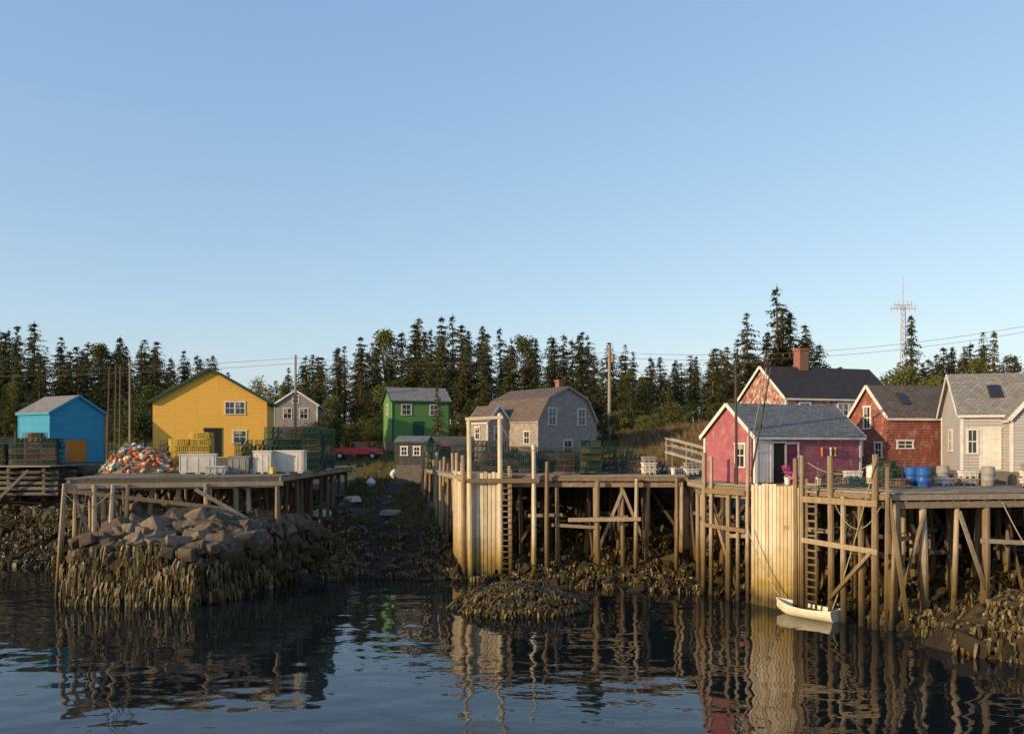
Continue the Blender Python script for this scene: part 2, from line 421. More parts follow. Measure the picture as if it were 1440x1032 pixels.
wd = MB()
for i in range(8500):
    x = R.uniform(-46, 28); t = R.uniform(-.6, 9); y = lerp(SH, x) + t; z = H(x, y)
    if z > 2.6 or z < -.1 or R.random() < chanw(x, y) * .8: continue
    if nf(x * .6, y * .6, 5) < -.28: continue
    weedclump(wd, x, y, z + R.uniform(.1, .4), .5, 6, None if R.random() < .4 else -1.57)
for i in range(2300):
    a = R.uniform(0, 6.283); r = math.sqrt(R.random()) * (1 + .12 * nf(math.cos(a) * 2, math.sin(a) * 2, 8))
    x = .45 + math.cos(a) * r * 3; y = 39.3 + math.sin(a) * r * 2.2
    if nf(x * 1.2, y * 1.2, 12) < -.3: continue
    weedclump(wd, x, y, max(0, H(x, y)) + R.uniform(.03, .2), .38, 6, None if R.random() < .5 else a)
for i in range(4200):
    x = R.uniform(15.2, 26.5); y = R.uniform(27.6, 36); z = H(x, y)
    if z > -.2 and nf(x, y, 15) > -.3: weedclump(wd, x, y, z + R.uniform(.05, .55), .5, 6, -2.0)
put('rockweed', wd, ['weed'])

# ---------------------------------------------------------------- grass
gr = MB(); dg = MB()
def tuft(mb, x, y, z, h, n=6):
    for i in range(n):
        a = R.uniform(0, 6.28); r = R.uniform(0, .25); bx, by = x + r * math.cos(a), y + r * math.sin(a)
        l = R.uniform(.1, .4) * h; hh = h * R.uniform(.6, 1.1); w = .04
        vs = [(bx - w, by, z), (bx + w, by, z), (bx + l * math.cos(a) * .5 + w * .7, by + l * math.sin(a) * .5, z + hh * .6), (bx + l * math.cos(a) * .5 - w * .7, by + l * math.sin(a) * .5, z + hh * .6), (bx + l * math.cos(a) * 1.3, by + l * math.sin(a) * 1.3, z + hh)]
        mb.ifaces(vs, [(0, 1, 2, 3), (3, 2, 4)])
for i in range(5200):
    x = R.uniform(-45, 45); y = R.uniform(64, 104); z = H(x, y)
    if z < 4.8 or (-11 < x < -8 and y < 74): continue
    if x > 7 and y > 70 and R.random() < .8: tuft(dg, x, y, z - .03, R.uniform(.5, 1.1))
    else: tuft(gr, x, y, z - .03, R.uniform(.25, .7))
for i in range(2600):
    x = R.uniform(8, 24); y = R.uniform(66, 92); tuft(dg, x, y, H(x, y) - .03, R.uniform(.6, 1.3))
for i in range(1700):
    x = R.uniform(-12.5, -3.5); y = R.uniform(57, 80)
    if -9.8 < x < -8.6: continue
    tuft(gr, x, y, H(x, y) - .03, R.uniform(.2, .55))
put('grass', gr, ['grass']); put('dry_grass', dg, ['drygrass'])

# ---------------------------------------------------------------- trees
def conifer(seed, h, r, whorls=42, sparse=.1, bare=.12):
    q = random.Random(seed); mb = MB(); ph = q.uniform(0, 6.28); asym = q.uniform(.05, .3)
    mb.cyl((0, 0, -.5), (q.uniform(-.1, .1), 0, h * .6), .022 * h, .011 * h, 7, 0, False)
    mb.cyl((0, 0, h * .6), (0, 0, h), .011 * h, .01, 6, 0, False)
    for i in range(whorls):
        f = (i + q.random() * 1.3) / whorls; f = min(f, .995); z = h * (bare + (1 - bare) * f)
        base = r * (1 - f) ** .7 * (1 if f > .12 else .75) * q.uniform(.7, 1.2)
        for k in range(q.randint(4, 8)):
            if q.random() < sparse: continue
            a = q.uniform(0, 6.283); L = base * q.uniform(.5, 1.2) * (1 + asym * math.cos(a - ph)) + .12
            dx, dy = math.cos(a), math.sin(a); n = max(2, int(L / .26)); lift = .25 * f - .05 + q.uniform(-.1, .1)
            tip = (dx * L, dy * L, z - L * .28 + lift * L)
            if L > .7: mb.cyl((0, 0, z), tip, .025, .008, 3, 0, False)
            for j in range(n):
                t = (j + .6) / n; px, py = dx * L * t, dy * L * t; pz = z + L * (lift * t - .32 * t * t) + q.uniform(-.1, .1)
                w = (.34 * (1 - t * .5) + .06) * (.75 + .5 * q.random()) * (.6 + .25 * r / 2)
                l = .42 * (.7 + .5 * q.random())
                for sg in (-1, 1):
                    aa = a + sg * q.uniform(.5, 1.1); ex, ey = math.cos(aa), math.sin(aa)
                    dz = q.uniform(-.3, .06)
                    nx, ny = -ey * .085, ex * .085
                    vs = [(px - nx, py - ny, pz), (px + nx, py + ny, pz + .02), (px + ex * w + nx * 1.1, py + ey * w + ny * 1.1, pz + dz * .6), (px + ex * (w + l * .3), py + ey * (w + l * .3), pz + dz)]
                    mb.ifaces(vs, [(0, 1, 2, 3)], 1)
                if q.random() < .6:
                    vs = [(px - dy * .1, py + dx * .1, pz), (px + dy * .1, py - dx * .1, pz), (px + dx * .12, py + dy * .12, pz - .34)]
                    mb.ifaces(vs, [(0, 1, 2)], 1)
    mb.ifaces([(-.07, 0, h * .97), (.07, 0, h * .97), (0, .02, h * 1.03)], [(0, 1, 2)], 1)
    return mb.mesh('conifer', ['bark', 'needle'])
def broad(seed, h, r, nc=42):
    q = random.Random(seed); mb = MB()
    mb.cyl((0, 0, -.5), (.1, 0, h * .45), .03 * h, .018 * h, 7, 0, False)
    for c in range(nc):
        a = q.uniform(0, 6.283); f = q.random(); rr = r * math.sqrt(q.random()) * math.sin(math.pi * (.18 + .75 * f))
        c0 = Vector((math.cos(a) * rr, math.sin(a) * rr, h * (.25 + .7 * f)))
        mb.cyl((0, 0, h * (.2 + .25 * f)), c0, .05, .015, 4, 0, False)
        cr = r * q.uniform(.2, .36)
        for i in range(75):
            d = Vector((q.gauss(0, 1), q.gauss(0, 1), q.gauss(0, .8))).normalized() * cr * q.random() ** .4
            p = c0 + d; s = q.uniform(.07, .16)
            u = Vector((q.gauss(0, 1), q.gauss(0, 1), q.gauss(0, .6))).normalized(); v = u.cross(Vector((q.gauss(0, 1), q.gauss(0, 1), q.gauss(0, 1)))).normalized()
            mb.ifaces([p - u * s, p + v * s * .7, p + u * s, p - v * s * .7], [(0, 1, 2, 3)], 1)
    return mb.mesh('broadleaf', ['bark', 'leaf'])
CF = [conifer(100 + i, 12, R.uniform(2.3, 3.7), R.randint(30, 50), R.uniform(.05, .4), R.uniform(.08, .3)) for i in range(12)]
CFT = [conifer(140 + i, 12, R.uniform(1.7, 2.2), 50, .15, .1) for i in range(3)]
BL = [broad(200 + i, 6, 2.6) for i in range(4)]
BLT = [broad(220 + i, 9, 2.4, 50) for i in range(3)]
ENV = [(-90, 22), (-72, 23), (-68, 24), (-62, 21.5), (-57, 22), (-51, 23), (-48, 20.5), (-43, 21), (-40, 17.5), (-37, 14.5), (-34, 15.5), (-31, 19.5), (-27, 20.5), (-22, 22), (-16, 23.2), (-11, 24.8), (-8, 24.8), (-2, 23.5), (4, 22), (9, 23.5), (13, 21.5), (18, 20.5), (24, 19), (28, 21), (34, 21.5), (40, 18.5), (46, 18), (52, 17.5), (56, 19.5), (60, 20.5), (66, 22.5), (74, 20.5), (100, 21)]
fo = empty('spruce_forest')
def place_tree(me, x, y, top, base_h, parent, name, wid=1.0):
    g = H(x, y); h = top - g
    s = h / base_h
    return addo(name, me, parent, (x, y, g - .1), R.uniform(0, 6.28), (s * wid, s * wid, s))
for row, (y0, k, jit) in enumerate([(99, .50, .24), (104, .64, .22), (109, .76, .2), (114, .86, .17), (120, .94, .14), (127, 1.0, .12), (136, 1.02, .11)]):
    x = -82 + R.uniform(0, 2)
    while x < 86:
        yy = y0 + R.uniform(-2.5, 2.5); xe = x * 120 / yy
        top = 7.5 + (lerp(ENV, xe) - 7.5) * yy / 120
        g = H(x, yy); top = g + (top - g) * k * (1 - abs(R.gauss(0, jit * 1.3)) + .06)
        near = (abs(x + 24.5) < 5 and yy < 106)
        if not near and top - g > 2:
            if R.random() < (.32, .3, .2, .1, .05, .03, .03)[row]: place_tree(R.choice(BLT + BL), x, yy, g + (top - g) * .84, 7.5, fo, 'tree', .85)
            else: place_tree(R.choice(CF), x, yy, top, 12, fo, 'tree', R.uniform(.8, 1.25) * (12 / max(7, top - g)) ** .35)
        x += R.uniform(1.5, 3.5)
for (x, y, top, w) in [(29.8, 96, 25.3, 1.05), (27.0, 98, 22.6, .95), (31.6, 97, 22.6, 1.15), (33.0, 96, 21.0, 1.2), (25.4, 96, 19.4, 1.1), (28.2, 94, 20, 1.1), (22.4, 95, 18.2, 1.1), (34.2, 99, 20.5, 1.2), (30.6, 94, 19.6, 1.3), (32.3, 93, 18.6, 1.3), (34.6, 96, 18.8, 1.3), (31, 98, 23.4, 1.2),
                       (46.8, 100, 22.8, .8), (61, 108, 22, .8), (-6.9, 79, 12.9, .9), (14.8, 93, 15.0, 1.1), (16.5, 90, 13.6, 1), (12.8, 92, 13.8, 1), (7.6, 96, 19.8, .9), (53, 100, 19, .9)]:
    place_tree(R.choice(CF if w > .85 else CFT), x, y, top, 12, None, 'spruce_tree', w)
for (x, y, top, w) in [(-37, 86, 13.3, 1.0), (-34.5, 88, 13.4, 1), (-30.6, 104, 15.6, .7), (36.8, 84, 14.3, .9), (39.5, 85, 15.4, 1), (41.6, 84, 14.4, .9), (-17, 84, 10.2, 1), (-19.5, 86, 10, 1), (9.4, 84, 10.8, .9), (-1.5, 90, 12.6, 1), (-13.6, 90, 11, 1)]:
    place_tree(R.choice(BL), x, y, top, 6, None, 'broadleaf_tree', w)
bh = empty('bushes')
for i in range(130):
    x = R.uniform(-55, 60); y = R.uniform(88, 101)
    if abs(x + 24.5) < 4: continue
    place_tree(R.choice(BL), x, y, H(x, y) + R.uniform(1.2, 3.2), 6, bh, 'bush', R.uniform(1, 1.8))

# ---------------------------------------------------------------- buildings
def window(mb, mp, a, z, w, h, proud=.0, mull=(1, 1)):
    def bx(a0, a1, o0, o1, z0, z1, mi):
        p = Vector(mp((a0 + a1) / 2, (o0 + o1) / 2, (z0 + z1) / 2))
        ax = Vector(mp(a1, 0, 0)) - Vector(mp(a0, 0, 0)); ay = Vector(mp(0, o1, 0)) - Vector(mp(0, o0, 0))
        mb.obox(p, ax, ay, (0, 0, z1 - z0), mi)
    t = .1
    bx(a - w / 2, a + w / 2, .006, .016, z - h / 2, z + h / 2, 1)
    bx(a - w / 2 - t, a - w / 2, .002, .05, z - h / 2, z + h / 2, 0)
    bx(a + w / 2, a + w / 2 + t, .002, .05, z - h / 2, z + h / 2, 0)
    bx(a - w / 2 - t - .03, a + w / 2 + t + .03, .002, .06, z + h / 2, z + h / 2 + t, 0)
    bx(a - w / 2 - t - .04, a + w / 2 + t + .04, .002, .085, z - h / 2 - .07, z - h / 2, 0)
    bx(a - w / 2, a + w / 2, .017, .036, z - .025, z + .025, 0)
    if R.random() < .5: bx(a - w / 2 + .02, a - w / 2 + w * R.uniform(.25, .9), .0165, .0168, z + h * R.uniform(.05, .3), z + h / 2 - .02, 2)
    for i in range(1, mull[0] + 1):
        c = a - w / 2 + w * i / (mull[0] + 1); bx(c - .016, c + .016, .017, .032, z - h / 2, z + h / 2, 0)
def house(name, C, z0, th, span, length, axis, prof, wall, roof, trim='white', over=.25, wins=(), doors=(), found=2.6, parent=None, corners=True, rth=.1, fdn='conc'):
    e = empty(name, (C[0], C[1], z0), math.radians(th), parent)
    if axis == 'y': m = lambda s, t, z: (s, t, z)
    else: m = lambda s, t, z: (t, s, z)
    flip = axis == 'x'
    w = MB()
    def F(p, mi=0): w.face(p[::-1] if flip else p, mi)
    pts = prof
    F([m(0, 0, 0), m(span, 0, 0)] + [m(s, 0, z) for s, z in pts[::-1]])
    F([m(span, length, 0), m(0, length, 0)] + [m(s, length, z) for s, z in pts])
    F([m(0, length, 0), m(0, 0, 0), m(0, 0, pts[0][1]), m(0, length, pts[0][1])])
    F([m(span, 0, 0), m(span, length, 0), m(span, length, pts[-1][1]), m(span, 0, pts[-1][1])])
    put('walls', w, [wall], e)
    if found:
        X, Y = (span, length) if axis == 'y' else (length, span)
        f = MB(); f.box((X / 2, Y / 2, -found / 2 + .02), (X - .06, Y - .06, found)); put('foundation', f, [fdn], e)
    r = MB(); tr = MB()
    P = [Vector((s, z)) for s, z in pts]
    P[0] = P[0] + (P[0] - P[1]).normalized() * over; P[-1] = P[-1] + (P[-1] - P[-2]).normalized() * over
    for i in range(len(P) - 1):
        a, b = P[i], P[i + 1]; d = (b - a).normalized(); n = Vector((-d.y, d.x)) * rth
        t0, t1 = -over, length + over; g = Vector((-d.y, d.x)) * .012
        q = [m(*x) for x in ((a.x + g.x, t0, a.y + g.y), (b.x + g.x, t0, b.y + g.y), (b.x + n.x, t0, b.y + n.y), (a.x + n.x, t0, a.y + n.y))]
        q2 = [m(*x) for x in ((a.x + g.x, t1, a.y + g.y), (b.x + g.x, t1, b.y + g.y), (b.x + n.x, t1, b.y + n.y), (a.x + n.x, t1, a.y + n.y))]
        r.face([q[3], q2[3], q2[2], q[2]])
        r.face([q2[0], q2[1], q[1], q[0]]); r.face([q[0], q[1], q[2], q[3]]); r.face([q2[3], q2[2], q2[1], q2[0]])
        r.face([q[0], q[3], q2[3], q2[0]]); r.face([q[1], q2[1], q2[2], q[2]])
        for t in (t0 - .018, t1 + .018):
            nn = Vector((-d.y, d.x)); aa = a + nn * (rth - .09); bb = b + nn * (rth - .09)
            tr.beam(m(aa.x, t, aa.y), m(bb.x, t, bb.y), .03, .19)
    for s_, k in ((P[0], -1), (P[-1], 1)):
        tr.beam(m(s_.x + k * .02, -over, s_.y - .01), m(s_.x + k * .02, length + over, s_.y - .01), .03, .16)
    put('roof', r, [roof], e)
    if corners:
        for s_, ss in ((0, -1), (span, 1)):
            for t_, tt in ((0, -1), (length, 1)):
                hgt = pts[0][1] - .1
                c = m(s_ - ss * .04, t_ - tt * .04, hgt / 2); tr.box(c, (.14, .14, hgt))
    put('trim', tr, [trim], e)
    X, Y = (span, length) if axis == 'y' else (length, span)
    maps = {'F': lambda a, o, z: (a, -o, z), 'L': lambda a, o, z: (-o, Y - a, z), 'R': lambda a, o, z: (X + o, a, z)}
    if wins:
        wm = MB()
        for (fc, a, z, ww, hh) in wins: window(wm, maps[fc], a, z, ww, hh)
        put('windows', wm, ['white', 'glass', 'toteg'], e)
    for (fc, a, z, ww, hh, mt) in doors:
        dm = MB(); mp = maps[fc]
        def bx(a0, a1, o0, o1, z0_, z1, mi):
            ax = Vector(mp(a1, 0, 0)) - Vector(mp(a0, 0, 0)); ay = Vector(mp(0, o1, 0)) - Vector(mp(0, o0, 0))
            dm.obox(mp((a0 + a1) / 2, (o0 + o1) / 2, (z0_ + z1) / 2), ax, ay, (0, 0, z1 - z0_), mi)
        bx(a - ww / 2, a + ww / 2, .004, .025, z, z + hh, 0)
        if mt != 'black':
            for k in range(1, 4): bx(a - ww / 2 + ww * k / 4 - .01, a - ww / 2 + ww * k / 4 + .01, .026, .032, z + .03, z + hh - .03, 0)
            bx(a - ww / 2 + .04, a + ww / 2 - .04, .026, .045, z + hh * .75, z + hh * .75 + .1, 0)
        bx(a - ww / 2 - .09, a - ww / 2, .003, .045, z, z + hh, 1); bx(a + ww / 2, a + ww / 2 + .09, .003, .045, z, z + hh, 1)
        bx(a - ww / 2 - .11, a + ww / 2 + .11, .003, .055, z + hh, z + hh + .1, 1)
        put('door', dm, [mt, trim], e)
    return e
def gable(span, he, hr): return [(0, he), (span / 2, hr), (span, he)]
def chimney(e, x, y, z0, z1, w):
    c = MB(); c.box((x, y, (z0 + z1) / 2), (w, w, z1 - z0), 0, 0); c.box((x, y, z1 + .06), (w + .12, w + .12, .14), 0, 0)
    c.box((x, y, z1 + .16), (w * .5, w * .5, .1), 0, 1); put('chimney', c, ['brick', 'black'], e)

g = house('blue_shed', (-35.75, 66), 6.1, 58, 4.6, 4.5, 'y', gable(4.6, 3.9, 5.25), 's_blue', 'r_light', 's_blue', over=.15, doors=[('F', 2.1, .05, 1.7, 1.75, 'orange')], found=3)
m = MB(); m.box((4.62, -.05, 1.9), (.16, .1, 3.8)); put('corner_board', m, ['orange'], g)
house('yellow_house', (-29.6, 70.3), 6.4, 10, 9.1, 6.0, 'y', gable(9.1, 4.75, 7.4), 's_yellow', 'r_brown', 'dkgreen', over=.35,
      wins=[('F', 6.1, 4.15, .68, .95), ('F', 6.92, 4.15, .68, .95), ('F', 6.9, 1.75, .95, .95)], doors=[('F', 4.75, .1, 1.3, 2.3, 'black')], corners=False)
g = house('gambrel_shingle_house', (2.2, 72), 5.9, 35, 6.4, 8.5, 'y', [(0, 3.7), (1.05, 5.55), (3.2, 6.55), (5.35, 5.55), (6.4, 3.7)], 's_shing', 'r_brown', 's_shing', over=.15,
          wins=[('F', 1.5, 4.0, .75, 1.35), ('F', 4.75, 4.0, .75, 1.35), ('F', 3.2, 1.4, .8, 1.1), ('L', 6.9, 2.2, .7, 1.0)])
chimney(g, 3.4, 1.4, 5.8, 7.15, .55)
house('entry_wing', (-2.2, 4.4), 0, 0, 2.4, 3.2, 'y', gable(2.4, 3.6, 5.0), 's_shing', 'r_brown', 'white', over=.12, wins=[('F', 1.1, 2.6, .7, 1.1), ('L', 1.6, 2.6, .6, 1)], doors=[], found=2, parent=g)
house('green_house', (-11.76, 84), 7.7, 20, 4.5, 5.8, 'x', gable(4.5, 4.15, 5.5), 's_green', 'r_light', 'dkgreen', over=.2,
      wins=[('F', 1.4, 3.25, .85, .95), ('L', 2.2, 3.3, .6, .9), ('F', 4.2, 3.25, .7, .95)], doors=[('F', 2.6, .1, .9, 1.9, 'dkgreen')])
house('grey_cottage', (-26.8, 96), 9.5, 8, 4.8, 5.5, 'y', gable(4.8, 2.5, 4.1), 's_shing', 'r_grey', 'white', over=.25, wins=[('F', 1.5, 1.5, .8, 1.1), ('F', 3.3, 1.5, .8, 1.1), ('F', 2.4, 3.1, .6, .8)])
house('far_cottage', (0.5, 98), 9.5, -20, 4.5, 6, 'x', gable(4.5, 2.6, 4.3), 's_shing', 'r_brown', 's_shing', over=.2)
g = house('peeling_red_house', (18.3, 57), 6.0, 18, 5.4, 8.8, 'x', gable(5.4, 4.7, 6.9), 's_redold', 'r_dark', 'white', over=.22,
          wins=[('F', 1.5, 3.85, .75, .85), ('F', 4.6, 3.85, .75, .85), ('F', 5.6, 3.85, .75, .85), ('F', 7.6, 3.7, .8, 1.0), ('L', 3.2, 3.9, .7, 1.0), ('L', 1.6, 2.0, .7, 1.1), ('L', 4.2, 2.0, .7, 1.1)], doors=[('F', 3.0, .1, 1, 2.1, 'white')])
chimney(g, 3.2, 2.7, 6.2, 8.15, .72)
g = house('red_shingle_cottage', (20.3, 46), 6.25, 12, 3.55, 4.6, 'x', gable(3.55, 2.75, 4.5), 's_redsh', 'r_brown', 'white', over=.15,
          wins=[('L', 1.7, 2.75, .5, 1.15), ('L', 2.7, .95, .5, .75), ('L', 1.0, 1.0, .5, .7), ('F', 1.0, 1.25, .85, .35)], corners=False)
def skylight(par, x, s, he, hr, half, w=.7, l=.9, rr=.1):
    m = MB(); sl = math.atan2(hr - he, half); c = Vector((x, s, he + s * (hr - he) / half))
    d = Vector((0, math.cos(sl), math.sin(sl))); n = Vector((0, -math.sin(sl), math.cos(sl)))
    c = c + n * (rr + .03)
    m.obox(c, (w, 0, 0), d * l, n * .08, 0); m.obox(c + n * .045, (w - .12, 0, 0), d * (l - .12), n * .02, 1)
    put('skylight', m, ['rust', 'glass'], par)
skylight(g, 1.5, .95, 2.75, 4.5, 1.77, .55, .9)
g = house('grey_clapboard_house', (22.1, 42), 6.2, -15, 4.2, 9, 'x', gable(4.2, 2.85, 4.85), 's_grey', 'r_light', 'white', over=.2,
          wins=[('F', .5, 1.45, .35, 1.1), ('L', 2.1, 1.5, .6, 1)], doors=[('F', 1.3, .1, .78, 1.95, 'white')])
skylight(g, 1.75, 1.05, 2.85, 4.85, 2.1, .6, .95)
house('front_wing', (1.95, -.9), 0, 0, 4.4, 3.4, 'y', gable(4.4, 2.6, 5.2), 's_grey', 'r_light', 'white', over=.2, wins=[('F', 1.1, 1.5, .7, 1.1), ('F', 3, 1.5, .7, 1.1)], parent=g)
g = house('red_fishing_shed', (11.97, 42), 5.6, 25, 4.0, 7.1, 'x', gable(4.0, 2.35, 3.95), 's_red', 'r_grey', 'white', over=.18,
          wins=[('L', 2.9, 1.35, .62, 1.1)], doors=[('F', .55, .02, .8, 2.0, 'white'), ('F', 1.5, .02, .75, 1.95, 'black'), ('F', 2.35, .02, .72, 1.9, 'magenta')], found=0)
m = MB()
for i, a in enumerate((4.3, 4.9, 5.2)):
    m.cyl((a, -.07, 1.75), (a, -.07, 1.3), .06, .04, 8, i % 3)
put('hanging_buoys', m, ['buoy_o', 'buoy_w', 'buoy_y'], g)
house('low_dark_shed', (-9.1, 66.6), 5.95, -6, 2.6, 2.45, 'x', [(0, 1.75), (1.3, 2.15), (2.6, 1.75)], 's_dark', 'r_grey', 's_dark', over=.1, wins=[('F', .7, 1.05, .4, .6), ('F', 1.7, 1.05, .4, .6)], found=1.6, fdn='oldwood')
house('weathered_bait_shed', (-6.3, 70.5), 5.9, 10, 2.6, 3.2, 'x', gable(2.6, 1.55, 2.2), 's_dark', 'r_brown', 'oldwood', over=.1, doors=[('F', 2, .05, .8, 1.4, 'oldwood')], found=3, fdn='oldwood')

# ---------------------------------------------------------------- wharves
def deck(mb, FL, FR, BR, BL_, z, bw=.2):
    FL, FR, BR, BL_ = [Vector(p) for p in (FL, FR, BR, BL_)]
    L = (((BL_ - FL).length + (BR - FR).length) / 2); n = int(L / bw); t = 0
    for i in range(n):
        t0 = i / n; t1 = (i + 1) / n - .012 / bw / n * 1.2
        a0, b0 = FL.lerp(BL_, t0), FR.lerp(BR, t0); a1, b1 = FL.lerp(BL_, t1), FR.lerp(BR, t1)
        nseg = max(1, round((b0 - a0).length / 4)); cuts = [0] + sorted((k + R.uniform(-.25, .25)) / nseg for k in range(1, nseg)) + [1]
        e0, e1 = R.uniform(-.02, .006), R.uniform(-.006, .02)
        for k in range(nseg):
            s0, s1 = cuts[k] + (.0008 if k else e0), cuts[k + 1] - (.0008 if k < nseg - 1 else -e1)
            p = [a0.lerp(b0, s0), a0.lerp(b0, s1), a1.lerp(b1, s1), a1.lerp(b1, s0)]
            dz = z + R.uniform(-.012, .012); vs = [(q.x, q.y, dz - .07) for q in p] + [(q.x, q.y, dz) for q in p]
            mb.ifaces(vs, [(3, 2, 1, 0), (4, 5, 6, 7), (0, 1, 5, 4), (1, 2, 6, 5), (2, 3, 7, 6), (3, 0, 4, 7)])
def pile(mb, x, y, top, r=.14, lean=None, base=None, mi=0):
    b = (H(x, y) - .5) if base is None else base
    lx, ly = lean if lean else (R.uniform(-.22, .22), R.uniform(-.15, .15))
    mx_, my_ = x + lx * .45 + R.uniform(-.05, .05), y + ly * .5; mz = b + (top - b) * R.uniform(.4, .6)
    n = 8; vs = []
    for (cx, cy, cz, rr) in ((x + lx, y + ly, b, r * 1.12), (mx_, my_, mz, r), (x, y, top, r * .88)):
        for k in range(n):
            t = 2 * math.pi * k / n; q = rr * (1 + .08 * math.sin(t * 2 + lx * 20)); vs.append((cx + q * math.cos(t), cy + q * math.sin(t), cz + (R.uniform(-.03, .03) if cz == top else 0)))
    fs = [(j * n + k, j * n + (k + 1) % n, (j + 1) * n + (k + 1) % n, (j + 1) * n + k) for j in range(2) for k in range(n)] + [tuple(range(2 * n, 3 * n))]
    mb.ifaces(vs, fs, mi)
def substructure(par, FL, FR, BR, BL_, z, nx, ny, skipfront=False, brace=.6):
    P = MB(); B = MB()
    FL, FR, BR, BL_ = [Vector(p) for p in (FL, FR, BR, BL_)]
    grid = []
    for j in range(ny):
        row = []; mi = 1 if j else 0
        for i in range(nx):
            s = i / (nx - 1); t = j / (ny - 1) * .97 + .012; s = .02 + .96 * s
            p = FL.lerp(FR, s).lerp(BL_.lerp(BR, s), t); jx, jy = (R.uniform(-.3, .3), R.uniform(-.15, .15)) if j else (R.uniform(-.35, .35) if 0 < i < nx - 1 else 0, 0)
            p = Vector((p.x + jx, p.y + jy)); row.append(p)
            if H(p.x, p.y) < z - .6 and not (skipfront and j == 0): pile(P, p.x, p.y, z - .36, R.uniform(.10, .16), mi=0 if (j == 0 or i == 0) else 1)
        grid.append(row)
        B.beam((row[0].x, row[0].y, z - .52), (row[-1].x, row[-1].y, z - .52), .24, .26, mi)
        for i in range(nx - 1):
            if R.random() < brace * .5:
                a, b = row[i], row[i + 1]; zz = max(H(a.x, a.y), H(b.x, b.y)) + .4
                if zz < z - 2: 
                    if R.random() < .5: a, b = b, a
                    B.beam((a.x, a.y - .16, zz + .3), (b.x, b.y - .16, z - .8), .07, .16, mi)
            if R.random() < brace * .55:
                a, b = row[i], row[i + 1]; zz = R.uniform(2.7, 3.8)
                if H(a.x, a.y) < zz - .6: B.beam((a.x - .3, a.y - .17, zz), (b.x + .3, b.y - .17, zz + R.uniform(-.2, .2)), .07, .18, mi)
    ns = nx * 2
    for k in range(ns):
        s = k / (ns - 1); a = FL.lerp(FR, s); b = BL_.lerp(BR, s)
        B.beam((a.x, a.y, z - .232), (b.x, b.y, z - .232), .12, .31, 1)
    for a, b in ((FL, FR), (FL, BL_), (FR, BR)):
        d = (b - a).normalized() * .1; B.beam((a.x - d.x, a.y - d.y, z - .2), (b.x + d.x, b.y + d.y, z - .2), .16, .22)
    for i in range(nx):
        for j in range(ny - 1):
            if R.random() < brace * .45:
                a, b = grid[j][i], grid[j + 1][i]; zz = H(b.x, b.y) + .3
                if zz < z - 1.6: B.beam((a.x - .16, a.y, max(1.2, H(a.x, a.y) + .5)), (b.x - .16, b.y, z - .7), .07, .18, 1)
    put('piles', P, ['pile', 'pilein'], par); put('beams', B, ['beam', 'beamin'], par)
def ladder(par, x, y, z0, z1, ang, w=.5):
    m = MB(); c, s = math.cos(ang) * w / 2, math.sin(ang) * w / 2
    for k in (-1, 1): m.beam((x + k * c, y + k * s, z0), (x + k * c, y + k * s, z1), .09, .07)
    n = int((z1 - z0) / .32)
    for i in range(n):
        z = z0 + .2 + i * .32; m.beam((x - c * 1.1, y - s * 1.1 - .06, z), (x + c * 1.1, y + s * 1.1 - .06, z + R.uniform(-.03, .03)), .05, .08)
    put('ladder', m, ['beam'], par)
def cribwall(par, A, B_, z0, z1, bw=.2):
    m = MB(); A = Vector(A); B_ = Vector(B_); n = int((B_ - A).length / bw); ang = math.atan2((B_ - A).y, (B_ - A).x)
    for i in range(n):
        p = A.lerp(B_, (i + .5) / n); t = z1 + R.uniform(-.06, .1); b = z0 + R.uniform(-.2, .25)
        m.box((p.x, p.y + R.uniform(-.012, .012), (t + b) / 2), (bw * R.uniform(.86, .96), .06, t - b), ang + R.uniform(-.03, .03))
    put('crib_boards', m, ['crib'], par)

# left wharf
lw = empty('fishing_wharf'); z = 5.85
q = ((-21.8, 42), (-12.5, 46), (-12.4, 66), (-25, 64))
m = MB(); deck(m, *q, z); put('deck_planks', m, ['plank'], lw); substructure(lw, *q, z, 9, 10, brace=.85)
m = MB()
pile(m, -21.9, 41.8, 5.6, .13, (-.35, -.1), -.6)
for x, y, b in ((-20.7, 42.3, 1.5), (-19.9, 42.6, 1.8), (-19.3, 42.9, 2), (-15.9, 44.3, 2.5), (-12.6, 45.8, 1.2)): pile(m, x, y, 5.5, .13)
m.beam((-21.9, 41.75, 5.25), (-14.9, 44.6, 4.15), .07, .2); m.beam((-16.3, 43.9, 5.2), (-12.4, 45.8, 2.5), .07, .2)
m.beam((-22.0, 41.8, 5.45), (-12.3, 45.85, 5.42), .1, .24)
put('front_piles', m, ['pile'], lw)
lp = empty('trap_platform'); m = MB(); q2 = ((-43, 60.5), (-32.6, 60), (-32, 68), (-44, 68)); deck(m, *q2, 6.0); put('deck_planks', m, ['plank'], lp)
m = MB()
for i in range(5):
    for yy in (60.6, 63):
        m.cyl((-44, yy, 4.0 + i * .38), (-32.2, yy + R.uniform(-.1, .1), 4.0 + i * .38), .15, .13, 8)
    for x in (-43, -40.5, -38, -35.5, -33): m.cyl((x, 60.1, 4.19 + i * .38), (x, 64, 4.19 + i * .38), .12, .12, 7)
m.beam((-38.4, 60, 5.7), (-36.2, 60, 3.6), .1, .2); m.beam((-34, 60, 5.7), (-36.2, 60, 3.6), .1, .2)
put('log_crib', m, ['oldwood'], lp)
